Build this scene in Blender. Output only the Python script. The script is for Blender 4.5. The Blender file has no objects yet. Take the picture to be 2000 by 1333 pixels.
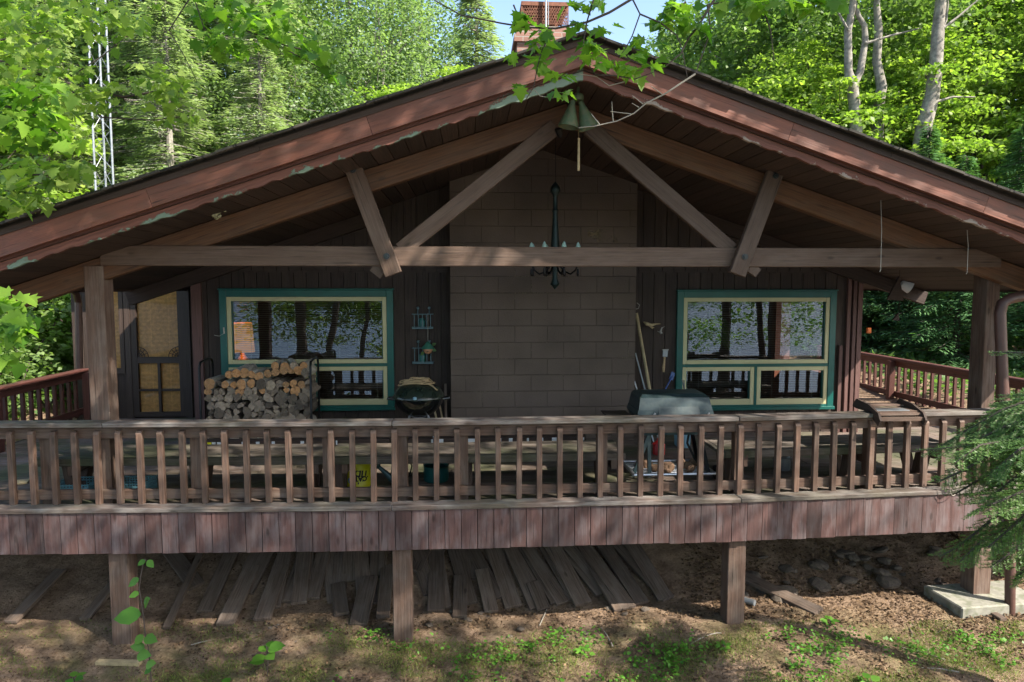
import bpy, math, random
import numpy as np
from mathutils import Vector, Matrix
R = math.radians
sc = bpy.context.scene
# ---------------------------------------------------------------- camera, world, sun
CAM = Vector((0, 0, 1.92)); YAW = R(-3.56); PITCH = R(-4.5); FOC = 1333.3
cd = bpy.data.cameras.new('camera'); cam = bpy.data.objects.new('camera', cd); sc.collection.objects.link(cam)
cam.location = CAM; cam.rotation_euler = (R(90) + PITCH, 0, YAW)
cd.sensor_width = 36; cd.lens = 24; cd.clip_start = 0.05; cd.clip_end = 1500
sc.camera = cam
SUN = Vector((1, -0.72, 1.15)).normalized()
w = bpy.data.worlds.new('World'); sc.world = w; w.use_nodes = True
nt = w.node_tree; bgn = nt.nodes['Background']
sk = nt.nodes.new('ShaderNodeTexSky'); sk.sky_type = 'NISHITA'; sk.sun_disc = False
sk.sun_elevation = math.asin(SUN.z); sk.sun_rotation = math.atan2(SUN.x, SUN.y)
sk.air_density = 1.0; sk.dust_density = 1.6; sk.ozone_density = 1.0
nt.links.new(sk.outputs[0], bgn.inputs[0]); bgn.inputs[1].default_value = 0.135
sd = bpy.data.lights.new('sun', 'SUN'); sd.energy = 5.0; sd.angle = R(0.55); sd.color = (1, 0.93, 0.82)
so = bpy.data.objects.new('sun', sd); sc.collection.objects.link(so)
so.rotation_euler = SUN.to_track_quat('Z', 'Y').to_euler()
sc.view_settings.view_transform = 'Standard'; sc.view_settings.look = 'None'
sc.view_settings.exposure = 1.55; sc.view_settings.gamma = 1
sc.cycles.max_bounces = 8; sc.cycles.transparent_max_bounces = 16

FWD = Vector((-math.sin(YAW) * math.cos(PITCH), math.cos(YAW) * math.cos(PITCH), math.sin(PITCH)))
RGT = Vector((math.cos(YAW), math.sin(YAW), 0)); UPV = RGT.cross(FWD)
def ray(x, y): return FWD + RGT * ((x - 1000) / FOC) - UPV * ((y - 666.5) / FOC)
def P(x, y, Y): d = ray(x, y); return CAM + d * (Y / d.y)
def PZ(x, y, z): d = ray(x, y); return CAM + d * ((z - CAM.z) / d.z)
def D(x, y, t): return CAM + ray(x, y) * t
def sstep(a, b, x): t = min(1, max(0, (x - a) / (b - a))); return t * t * (3 - 2 * t)
def ground(x, y):
    z = -1.2
    if y > 6.55: z += 0.36 * (min(y, 9.6) - 6.55)
    if y > 9.6: z += 0.05 * (y - 9.6)
    if y < 4.5: z -= 0.10 * (4.5 - y) + 0.006 * (4.5 - y) ** 2 if y > -30 else 0.10 * 34.5 + 0.006 * 34.5 ** 2
    z += 0.035 * math.sin(x * 1.7 + y * .6) + 0.03 * math.sin(x * .7 - y * 2.3) + .018 * math.sin(x * 4.1 + y * 3.3)
    if x > 6: z += .12 * min(x - 6, 6)
    return z
def G(x, y):
    d = ray(x, y); t = 2.0
    for _ in range(4000):
        p = CAM + d * t
        if p.z < ground(p.x, p.y): return p
        t += 0.01
    return p
rnd = random.Random(7)
# ---------------------------------------------------------------- materials
def newmat(name):
    m = bpy.data.materials.new(name); m.use_nodes = True
    n = m.node_tree; b = n.nodes['Principled BSDF']
    return m, n, b
def N(n, t, **k):
    o = n.nodes.new(t)
    for a, v in k.items():
        if a in o.inputs: o.inputs[a].default_value = v
        else: setattr(o, a, v)
    return o
def ramp(n, src, stops):
    r = n.nodes.new('ShaderNodeValToRGB'); n.links.new(src, r.inputs[0])
    e = r.color_ramp.elements
    while len(e) < len(stops): e.new(0.5)
    for i, (p, c) in enumerate(stops):
        e[i].position = p; e[i].color = (*c, 1) if len(c) == 3 else c
    return r
def mix(n, f, a, b, mode='MIX'):
    x = n.nodes.new('ShaderNodeMix'); x.data_type = 'RGBA'; x.blend_type = mode
    for s, v in ((x.inputs[0], f), (x.inputs[6], a), (x.inputs[7], b)):
        if hasattr(v, 'is_linked'): n.links.new(v, s)
        elif isinstance(v, (int, float)): s.default_value = v
        else: s.default_value = (*v, 1)
    return x.outputs[2]
def math_(n, op, a, b=None, c=None):
    x = n.nodes.new('ShaderNodeMath'); x.operation = op
    for i, v in enumerate((a, b, c)):
        if v is None: continue
        if hasattr(v, 'is_linked'): n.links.new(v, x.inputs[i])
        else: x.inputs[i].default_value = v
    return x.outputs[0]
def bump(n, b, h, s=0.3, d=0.01):
    u = N(n, 'ShaderNodeBump', Strength=s, Distance=d); n.links.new(h, u.inputs['Height']); n.links.new(u.outputs[0], b.inputs['Normal'])
def tint_attr(n, col, amt=1.0):
    a = N(n, 'ShaderNodeAttribute', attribute_name='tint')
    return mix(n, amt, col, ramp(n, a.outputs['Fac'], [(0, (0, 0, 0)), (1, (2, 2, 2))]).outputs[0], 'MULTIPLY')
def wood(name, c1, c2, grey=None, gmix=0.4, rough=0.75, across=44, along=1.3, bs=0.5, knots=True, moss=0):
    m, n, b = newmat(name)
    tc = N(n, 'ShaderNodeTexCoord'); mp = N(n, 'ShaderNodeMapping'); mp.inputs['Scale'].default_value = (along, across, 1)
    n.links.new(tc.outputs['UV'], mp.inputs[0])
    no = N(n, 'ShaderNodeTexNoise', Scale=1.6, Detail=7.0, Roughness=0.65); no.inputs['Distortion'].default_value = .25
    n.links.new(mp.outputs[0], no.inputs['Vector'])
    col = ramp(n, no.outputs['Fac'], [(0.32, c1), (0.68, c2)]).outputs[0]
    mp2 = N(n, 'ShaderNodeMapping'); mp2.inputs['Scale'].default_value = (1.5, 4, 1); n.links.new(tc.outputs['UV'], mp2.inputs[0])
    n2 = N(n, 'ShaderNodeTexNoise', Scale=2.2, Detail=5.0, Roughness=0.6); n.links.new(mp2.outputs[0], n2.inputs['Vector'])
    if grey:
        f = ramp(n, n2.outputs['Fac'], [(0.42, (0, 0, 0)), (0.66, (1, 1, 1))]).outputs[0]
        f = math_(n, 'MULTIPLY', f, gmix)
        f2 = math_(n, 'MULTIPLY', f, no.outputs['Fac']); f2 = math_(n, 'MULTIPLY', f2, 2.0)
        col = mix(n, f2, col, grey)
    # fine cracks
    mp3 = N(n, 'ShaderNodeMapping'); mp3.inputs['Scale'].default_value = (2.2, 60, 1); n.links.new(tc.outputs['UV'], mp3.inputs[0])
    n3 = N(n, 'ShaderNodeTexNoise', Scale=1.0, Detail=3.0); n.links.new(mp3.outputs[0], n3.inputs['Vector'])
    cr = ramp(n, n3.outputs['Fac'], [(0.28, (.35, .35, .35)), (0.4, (1, 1, 1))]).outputs[0]
    col = mix(n, 1.0, col, cr, 'MULTIPLY')
    if knots:
        mp4 = N(n, 'ShaderNodeMapping'); mp4.inputs['Scale'].default_value = (2.6, 7, 1); n.links.new(tc.outputs['UV'], mp4.inputs[0])
        vo = N(n, 'ShaderNodeTexVoronoi', Scale=1.0); n.links.new(mp4.outputs[0], vo.inputs['Vector'])
        kn = ramp(n, vo.outputs['Distance'], [(0.06, (.4, .38, .35)), (0.13, (1, 1, 1))]).outputs[0]
        col = mix(n, 0.8, col, kn, 'MULTIPLY')
    if moss:
        g = N(n, 'ShaderNodeTexNoise', Scale=1.3, Detail=6.0); n.links.new(tc.outputs['Object'], g.inputs['Vector'])
        gf = math_(n, 'MULTIPLY', ramp(n, g.outputs['Fac'], [(0.45, (0, 0, 0)), (0.62, (1, 1, 1))]).outputs[0], moss)
        col = mix(n, gf, col, (.05, .065, .025))
    col = tint_attr(n, col)
    n.links.new(col, b.inputs['Base Color']); b.inputs['Roughness'].default_value = rough
    b.inputs['Specular IOR Level'].default_value = 0.35
    h = math_(n, 'ADD', no.outputs['Fac'], math_(n, 'MULTIPLY', n3.outputs['Fac'], 0.7))
    bump(n, b, h, bs, 0.006)
    return m
def plain(name, col, rough=0.5, metal=0, var=0.25, scale=6, bs=0.1, spec=0.5, coat=0, dirt=None, dirtamt=.6):
    m, n, b = newmat(name)
    tc = N(n, 'ShaderNodeTexCoord'); no = N(n, 'ShaderNodeTexNoise', Scale=scale, Detail=6.0, Roughness=.65); n.links.new(tc.outputs['Object'], no.inputs['Vector'])
    lo = tuple(c * (1 - var) for c in col); hi = tuple(min(1, c * (1 + var)) for c in col)
    c = ramp(n, no.outputs['Fac'], [(0.3, lo), (0.7, hi)]).outputs[0]
    if dirt:
        n2 = N(n, 'ShaderNodeTexNoise', Scale=scale * 1.7, Detail=8.0); n.links.new(tc.outputs['Object'], n2.inputs['Vector'])
        c = mix(n, math_(n, 'MULTIPLY', ramp(n, n2.outputs['Fac'], [(.48, (0, 0, 0)), (.62, (1, 1, 1))]).outputs[0], dirtamt), c, dirt)
    n.links.new(c, b.inputs['Base Color']); b.inputs['Roughness'].default_value = rough; b.inputs['Metallic'].default_value = metal
    b.inputs['Specular IOR Level'].default_value = spec; b.inputs['Coat Weight'].default_value = coat
    if bs: bump(n, b, no.outputs['Fac'], bs, 0.004)
    return m
def leafmat(name, c1, c2, trans=0.45, rough=0.45, ct=None):
    m, n, b = newmat(name)
    a = N(n, 'ShaderNodeAttribute', attribute_name='tint')
    col = ramp(n, a.outputs['Fac'], [(0.0, c1), (1.0, c2)]).outputs[0]
    n.links.new(col, b.inputs['Base Color']); b.inputs['Roughness'].default_value = rough; b.inputs['Specular IOR Level'].default_value = .35
    tr = N(n, 'ShaderNodeBsdfTranslucent'); n.links.new(mix(n, 1.0, col, ct or (1.25, 1.45, .6), 'MULTIPLY'), tr.inputs[0])
    ms = N(n, 'ShaderNodeMixShader'); ms.inputs[0].default_value = trans
    n.links.new(b.outputs[0], ms.inputs[1]); n.links.new(tr.outputs[0], ms.inputs[2])
    n.links.new(ms.outputs[0], n.nodes['Material Output'].inputs[0])
    return m
M = {}
M['wallboard'] = wood('wall_boards_brown', (.024, .015, .0115), (.048, .031, .024), (.065, .047, .038), .35, .7, knots=False)
M['beam'] = wood('beam_brown', (.064, .038, .026), (.112, .070, .049), (.13, .092, .072), .5, .65)
M['rafter'] = wood('rafter_stain', (.055, .024, .011), (.15, .066, .028), (.12, .07, .045), .5, .6)
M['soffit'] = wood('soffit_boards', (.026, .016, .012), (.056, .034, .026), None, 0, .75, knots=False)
M['fascia'] = wood('fascia_red_stain', (.12, .044, .029), (.20, .074, .048), (.10, .052, .04), .7, .6, along=.8, across=20, knots=True)
M['drip'] = wood('drip_board', (.035, .022, .017), (.06, .04, .032), None, 0, .8, knots=False)
M['rail'] = wood('rail_weathered', (.066, .037, .026), (.145, .086, .060), (.17, .135, .112), .5, .7)
M['cap'] = wood('cap_weathered', (.06, .042, .034), (.135, .10, .085), (.20, .18, .165), .9, .75, moss=.25)
M['skirt'] = wood('skirt_boards', (.055, .028, .025), (.100, .054, .049), (.13, .11, .112), .6, .75, across=18)
M['deckfl'] = wood('deck_boards', (.075, .052, .038), (.16, .115, .088), (.20, .165, .15), .6, .8, moss=.75)
M['bench'] = wood('bench_boards', (.045, .034, .025), (.10, .078, .06), (.15, .13, .115), .7, .8, moss=.6)
M['post'] = wood('post_weathered', (.062, .036, .026), (.135, .083, .060), (.17, .135, .112), .5, .8)
M['siderail'] = wood('side_rail_red', (.060, .022, .018), (.11, .045, .037), None, 0, .5)
M['plank'] = wood('old_planks', (.062, .041, .030), (.135, .097, .073), (.15, .12, .10), .6, .95, bs=.8)
M['redtrim'] = wood('corner_red', (.085, .042, .036), (.135, .070, .060), None, 0, .7)
M['door'] = wood('door_dark', (.030, .019, .014), (.055, .036, .028), None, 0, .6, knots=False)
M['teal'] = plain('teal_paint', (.004, .080, .066), .35, var=.2, scale=3)
M['cream'] = plain('cream_paint', (.46, .42, .235), .45, var=.08, scale=3)
M['black'] = plain('black_iron', (.012, .012, .013), .4, .6, var=.3)
M['dkmetal'] = plain('painted_dark_metal', (.02, .024, .026), .35, .2, var=.3)
M['galv'] = plain('galvanised', (.30, .32, .34), .45, .6, var=.25, scale=9)
M['pipe'] = plain('brown_downspout', (.075, .036, .028), .45, .0, var=.2)
M['concrete'] = plain('concrete', (.21, .20, .165), .9, var=.3, scale=9, bs=.5, dirt=(.10, .11, .06))
M['interior'] = plain('interior_wood', (.07, .04, .022), .7, var=.2)
M['blind'] = plain('blind_slats', (.34, .31, .25), .6, var=.05)
M['bamboo'] = plain('bamboo_shade', (.62, .34, .12), .7, var=.3, scale=20)
M['birch'] = plain('pale_stick', (.35, .27, .15), .7, var=.3, scale=20)
M['rope'] = plain('rope_tan', (.38, .27, .15), .9, var=.2, scale=40)
M['blackgloss'] = plain('black_enamel', (.006, .007, .007), .08, 0, var=.1, bs=0, coat=.6)
M['greenlid'] = plain('lid_dusty_green', (.012, .020, .015), .25, 0, var=.5, scale=8, bs=.02, dirt=(.04, .045, .03), dirtamt=.4)
M['grillgreen'] = plain('grill_cast_green', (.010, .024, .028), .45, .1, var=.25, scale=10, bs=.12, dirt=(.04, .055, .05), dirtamt=.35)
M['bell'] = plain('patina_green', (.07, .10, .05), .55, .2, var=.25, scale=14, dirt=(.13, .11, .06))
M['yellow'] = plain('yellow_plastic', (.62, .56, .01), .4, var=.08)
M['ink'] = plain('black_ink', (.01, .01, .01), .5, var=0, bs=0)
M['blueink'] = plain('blue_label', (.03, .25, .55), .5, var=.2)
M['white'] = plain('white_plastic', (.62, .64, .66), .45, var=.05)
M['tealpl'] = plain('teal_plastic', (.012, .10, .095), .4, var=.2)
M['crate'] = plain('blue_crate', (.12, .27, .31), .45, var=.2)
M['red'] = plain('red_plastic', (.5, .02, .02), .4, var=.1)
M['wire'] = plain('pale_wire', (.30, .28, .25), .6, var=.1)
M['ltblue'] = plain('pale_blue_bin', (.22, .38, .46), .5, var=.1)
M['foil'] = plain('foil', (.55, .56, .58), .3, .9, var=.2, scale=20, bs=.6)
M['stone'] = plain('stone', (.10, .078, .06), .9, var=.45, scale=7, bs=.6)
M['lava'] = plain('lava_rock', (.17, .10, .06), .9, var=.6, scale=20, bs=.6)
M['brick'] = None
M['barkgrey'] = plain('bark_grey', (.20, .18, .155), .95, var=.55, scale=9, bs=.8)
M['barkdark'] = plain('bark_dark', (.055, .043, .034), .95, var=.45, scale=8, bs=.8)
M['twig'] = plain('twig_dark', (.05, .036, .03), .9, var=.3, scale=10)
M['twigpale'] = plain('twig_pale', (.27, .24, .20), .9, var=.3, scale=10)
M['cutend'] = plain('log_end_grey', (.21, .175, .14), .9, var=.4, scale=30, bs=.5)
M['cutfresh'] = plain('log_end_orange', (.42, .24, .11), .85, var=.3, scale=30, bs=.3)
M['barkw'] = plain('log_bark', (.15, .125, .10), .95, var=.6, scale=18, bs=.8)
M['barkb'] = plain('log_birch_bark', (.42, .39, .34), .8, var=.45, scale=14, bs=.4)
M['lf_maple'] = leafmat('maple_leaves', (.075, .14, .04), (.225, .315, .105), .5)
M['lf_yel'] = leafmat('young_maple_leaves', (.12, .22, .035), (.34, .44, .09), .5)
M['lf_pop'] = leafmat('poplar_leaves', (.11, .18, .085), (.27, .35, .18), .5)
M['lf_dark'] = leafmat('dark_leaves', (.05, .115, .035), (.17, .27, .08), .5)
M['lf_near'] = leafmat('near_maple_leaves', (.065, .17, .018), (.24, .39, .05), .55)
M['lf_weed'] = leafmat('weed_leaves', (.05, .15, .018), (.14, .30, .04), .4)
M['ndl'] = leafmat('fir_needles', (.030, .085, .028), (.15, .26, .07), .35)
M['ndl_old'] = leafmat('spruce_needles_pale', (.16, .22, .12), (.36, .42, .27), .45)
M['ndl_bg'] = leafmat('background_fir_needles', (.04, .11, .045), (.14, .26, .10), .35)
M['litter'] = leafmat('dry_leaves', (.035, .019, .010), (.21, .135, .075), .1, .8, (1.2, 1, .8))
M['grass'] = leafmat('grass_blades', (.06, .11, .015), (.22, .25, .06), .35)
def vary(mn_, lo, hi):
    m = M[mn_]; n = m.node_tree; b = n.nodes['Principled BSDF']; l = b.inputs['Base Color'].links[0]; src = l.from_socket
    oi = n.nodes.new('ShaderNodeObjectInfo'); r = ramp(n, oi.outputs['Random'], [(0, lo), (1, hi)])
    n.links.new(mix(n, 1.0, src, r.outputs[0], 'MULTIPLY'), b.inputs['Base Color'])
vary('cutend', (.35, .32, .30), (1.6, 1.5, 1.4)); vary('barkw', (.5, .5, .5), (1.5, 1.4, 1.3)); vary('cutfresh', (.75, .75, .8), (1.15, 1.0, .9)); vary('barkb', (.6, .6, .6), (1.2, 1.2, 1.2))
def glass(ior=1.95):
    m, n, b = newmat('window_glass'); n.nodes.remove(b)
    fr = N(n, 'ShaderNodeFresnel', IOR=ior); t = N(n, 'ShaderNodeBsdfTransparent'); t.inputs[0].default_value = (.92, .94, .93, 1)
    g = N(n, 'ShaderNodeBsdfGlossy', Roughness=0.0); g.inputs[0].default_value = (.95, .97, 1, 1)
    tc = N(n, 'ShaderNodeTexCoord'); no = N(n, 'ShaderNodeTexNoise', Scale=1.6, Detail=1.0); n.links.new(tc.outputs['Object'], no.inputs['Vector'])
    bu = N(n, 'ShaderNodeBump', Strength=0.10, Distance=.02); n.links.new(no.outputs['Fac'], bu.inputs['Height']); n.links.new(bu.outputs[0], g.inputs['Normal'])
    s = N(n, 'ShaderNodeMixShader'); n.links.new(fr.outputs[0], s.inputs[0]); n.links.new(t.outputs[0], s.inputs[1]); n.links.new(g.outputs[0], s.inputs[2])
    n.links.new(s.outputs[0], n.nodes['Material Output'].inputs[0]); return m
M['glass'] = glass(); M['doorglass'] = glass(1.32)
def shade_mat():
    m, n, b = newmat('lampshade_lit')
    tc = N(n, 'ShaderNodeTexCoord'); wv = N(n, 'ShaderNodeTexNoise', Scale=4.0); n.links.new(tc.outputs['Object'], wv.inputs['Vector'])
    c = ramp(n, wv.outputs['Fac'], [(.3, (.70, .30, .09)), (.7, (.90, .42, .13))]).outputs[0]
    n.links.new(c, b.inputs['Base Color']); n.links.new(c, b.inputs['Emission Color']); b.inputs['Emission Strength'].default_value = .13; return m
M['shade'] = shade_mat()
def peel_mat(name, pc, amt, edge, ridge=0):
    m, n, b = newmat(name)
    tc = N(n, 'ShaderNodeTexCoord'); sx = N(n, 'ShaderNodeSeparateXYZ'); n.links.new(tc.outputs['UV'], sx.inputs[0])
    mp = N(n, 'ShaderNodeMapping'); mp.inputs['Scale'].default_value = (1.3, 22, 1); n.links.new(tc.outputs['UV'], mp.inputs[0])
    g = N(n, 'ShaderNodeTexNoise', Scale=2.0, Detail=6.0); n.links.new(mp.outputs[0], g.inputs['Vector'])
    base = ramp(n, g.outputs['Fac'], [(.3, (.095, .036, .025)), (.7, (.20, .075, .052))]).outputs[0]
    big = N(n, 'ShaderNodeTexNoise', Scale=2.6, Detail=2.0); mb = N(n, 'ShaderNodeMapping'); mb.inputs['Scale'].default_value = (1, 0.02, 1)
    n.links.new(tc.outputs['UV'], mb.inputs[0]); n.links.new(mb.outputs[0], big.inputs['Vector'])
    fine = N(n, 'ShaderNodeTexNoise', Scale=14.0, Detail=8.0, Roughness=.7); n.links.new(tc.outputs['UV'], fine.inputs['Vector'])
    h_ = math_(n, 'ADD', math_(n, 'MULTIPLY', math_(n, 'SUBTRACT', big.outputs['Fac'], amt), edge), math_(n, 'MULTIPLY', math_(n, 'SUBTRACT', fine.outputs['Fac'], .5), .26))
    if ridge: h_ = math_(n, 'ADD', h_, math_(n, 'MULTIPLY', math_(n, 'MAXIMUM', math_(n, 'SUBTRACT', .9, sx.outputs['X']), 0.0), .14))
    f = ramp(n, math_(n, 'ADD', math_(n, 'SUBTRACT', h_, sx.outputs['Y']), .5), [(.497, (0, 0, 0)), (.505, (1, 1, 1))]).outputs[0]
    n.links.new(mix(n, f, base, pc), b.inputs['Base Color']); b.inputs['Roughness'].default_value = .75
    bump(n, b, math_(n, 'ADD', f, math_(n, 'MULTIPLY', g.outputs['Fac'], .5)), .7, .006)
    return m
M['peel'] = peel_mat('fascia_peeling_green', (.16, .215, .165), .50, .32, 1)
M['peelr'] = peel_mat('fascia_peeling_right', (.30, .24, .20), .53, .30)
def block_mat():
    m, n, b = newmat('painted_block'); tc = N(n, 'ShaderNodeTexCoord')
    mp = N(n, 'ShaderNodeMapping'); n.links.new(tc.outputs['UV'], mp.inputs[0])
    br = N(n, 'ShaderNodeTexBrick', Scale=1.0); br.inputs['Brick Width'].default_value = .4064; br.inputs['Row Height'].default_value = .2032
    br.inputs['Mortar Size'].default_value = .004; br.inputs['Mortar Smooth'].default_value = .6; br.inputs['Bias'].default_value = 0
    br.inputs['Color1'].default_value = (.95, .95, .95, 1); br.inputs['Color2'].default_value = (1.03, 1.03, 1.03, 1); br.inputs['Mortar'].default_value = (.78, .76, .74, 1)
    n.links.new(mp.outputs[0], br.inputs['Vector'])
    no = N(n, 'ShaderNodeTexNoise', Scale=1.1, Detail=6.0); n.links.new(tc.outputs['UV'], no.inputs['Vector'])
    fi = N(n, 'ShaderNodeTexNoise', Scale=60.0, Detail=4.0); n.links.new(tc.outputs['UV'], fi.inputs['Vector'])
    c = ramp(n, no.outputs['Fac'], [(.35, (.078, .055, .042)), (.65, (.125, .090, .070))]).outputs[0]
    c = mix(n, 1, c, br.outputs['Color'], 'MULTIPLY')
    # pale efflorescence along some joints
    e = N(n, 'ShaderNodeTexNoise', Scale=1.6, Detail=3.0); e.inputs['Distortion'].default_value = .5
    mpe = N(n, 'ShaderNodeMapping'); mpe.inputs['Location'].default_value = (3.1, 7.7, 0); n.links.new(tc.outputs['UV'], mpe.inputs[0]); n.links.new(mpe.outputs[0], e.inputs['Vector'])
    ef = math_(n, 'MULTIPLY', ramp(n, e.outputs['Fac'], [(.56, (0, 0, 0)), (.66, (1, 1, 1))]).outputs[0], br.outputs['Fac'])
    ef = math_(n, 'MULTIPLY', ef, ramp(n, fi.outputs['Fac'], [(.42, (0, 0, 0)), (.55, (1, 1, 1))]).outputs[0])
    c = mix(n, math_(n, 'MULTIPLY', ef, .6), c, (.35, .29, .22))
    n.links.new(c, b.inputs['Base Color']); b.inputs['Roughness'].default_value = .8
    h = math_(n, 'SUBTRACT', math_(n, 'MULTIPLY', fi.outputs['Fac'], .35), br.outputs['Fac']); bump(n, b, h, .9, .012)
    return m
M['block'] = block_mat()
def stain_mat():
    m, n, b = newmat('pale_block_stain'); tc = N(n, 'ShaderNodeTexCoord'); no = N(n, 'ShaderNodeTexNoise', Scale=9.0, Detail=6.0); n.links.new(tc.outputs['Object'], no.inputs['Vector'])
    b.inputs['Base Color'].default_value = (.20, .155, .10, 1); b.inputs['Roughness'].default_value = .9
    t = N(n, 'ShaderNodeBsdfTransparent'); s_ = N(n, 'ShaderNodeMixShader'); n.links.new(ramp(n, no.outputs['Fac'], [(.45, (0, 0, 0)), (.62, (.8, .8, .8))]).outputs[0], s_.inputs[0])
    n.links.new(t.outputs[0], s_.inputs[1]); n.links.new(b.outputs[0], s_.inputs[2]); n.links.new(s_.outputs[0], n.nodes['Material Output'].inputs[0]); return m
M['blockstain'] = stain_mat()
def brick_mat():
    m, n, b = newmat('chimney_brick'); tc = N(n, 'ShaderNodeTexCoord')
    br = N(n, 'ShaderNodeTexBrick', Scale=1.0); br.inputs['Brick Width'].default_value = .2; br.inputs['Row Height'].default_value = .07; br.inputs['Mortar Size'].default_value = .006
    br.inputs['Color1'].default_value = (.16, .075, .055, 1); br.inputs['Color2'].default_value = (.24, .125, .095, 1); br.inputs['Mortar'].default_value = (.25, .22, .19, 1)
    n.links.new(tc.outputs['UV'], br.inputs['Vector']); n.links.new(br.outputs['Color'], b.inputs['Base Color']); b.inputs['Roughness'].default_value = .85
    bump(n, b, math_(n, 'SUBTRACT', 1.0, br.outputs['Fac']), .5, .006); return m
M['brick'] = brick_mat()
def shingle_mat():
    m, n, b = newmat('roof_shingles'); tc = N(n, 'ShaderNodeTexCoord')
    br = N(n, 'ShaderNodeTexBrick', Scale=1.0); br.inputs['Brick Width'].default_value = .3; br.inputs['Row Height'].default_value = .14; br.inputs['Mortar Size'].default_value = .008
    br.inputs['Color1'].default_value = (.04, .035, .03, 1); br.inputs['Color2'].default_value = (.075, .065, .055, 1); br.inputs['Mortar'].default_value = (.015, .014, .012, 1)
    n.links.new(tc.outputs['UV'], br.inputs['Vector']); n.links.new(br.outputs['Color'], b.inputs['Base Color']); b.inputs['Roughness'].default_value = .95
    bump(n, b, math_(n, 'SUBTRACT', 1.0, br.outputs['Fac']), .6, .01); return m
M['shingle'] = shingle_mat()
def ground_mat():
    m, n, b = newmat('forest_ground'); tc = N(n, 'ShaderNodeTexCoord'); o = tc.outputs['Object']
    def no(s, d=6.0, r=.6): x = N(n, 'ShaderNodeTexNoise', Scale=s, Detail=d, Roughness=r); n.links.new(o, x.inputs['Vector']); return x.outputs['Fac']
    a, bb, c_, f = no(.9), no(5), no(2.3), no(34, 6, .75)
    dirt = ramp(n, bb, [(.3, (.135, .094, .066)), (.7, (.33, .245, .18))]).outputs[0]
    dirt = mix(n, 1, dirt, ramp(n, f, [(.3, (.6, .55, .5)), (.7, (1.3, 1.25, 1.2))]).outputs[0], 'MULTIPLY')
    moss = ramp(n, f, [(.3, (.035, .048, .010)), (.7, (.15, .155, .045))]).outputs[0]
    sx = N(n, 'ShaderNodeSeparateXYZ'); n.links.new(o, sx.inputs[0])
    fy = N(n, 'ShaderNodeMapRange'); fy.inputs['From Min'].default_value = 6.4; fy.inputs['From Max'].default_value = 5.6; n.links.new(sx.outputs['Y'], fy.inputs['Value'])
    mf = math_(n, 'MULTIPLY', ramp(n, math_(n, 'ADD', math_(n, 'MULTIPLY', c_, .6), math_(n, 'MULTIPLY', a, .4)), [(.46, (0, 0, 0)), (.62, (.8, .8, .8))]).outputs[0], fy.outputs[0])
    col = mix(n, mf, dirt, moss)
    n.links.new(col, b.inputs['Base Color']); b.inputs['Roughness'].default_value = 1; b.inputs['Specular IOR Level'].default_value = .1
    bump(n, b, math_(n, 'ADD', f, bb), .9, .03); return m
M['ground'] = ground_mat()
def water_mat():
    m, n, b = newmat('lake_water'); b.inputs['Base Color'].default_value = (.10, .15, .21, 1); b.inputs['Roughness'].default_value = .4
    tc = N(n, 'ShaderNodeTexCoord'); no = N(n, 'ShaderNodeTexNoise', Scale=1.2, Detail=3.0); n.links.new(tc.outputs['Object'], no.inputs['Vector']); bump(n, b, no.outputs['Fac'], .12, .2); return m
M['water'] = water_mat()
def mesh_mat():
    m, n, b = newmat('spark_mesh'); tc = N(n, 'ShaderNodeTexCoord')
    b.inputs['Base Color'].default_value = (.13, .05, .03, 1); b.inputs['Roughness'].default_value = .9
    return m
M['rust'] = plain('rusty_mesh', (.15, .06, .035), .9, var=.4, scale=20)
M['screen'] = plain('screen_dark', (.02, .02, .02), .8, var=.1)

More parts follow.
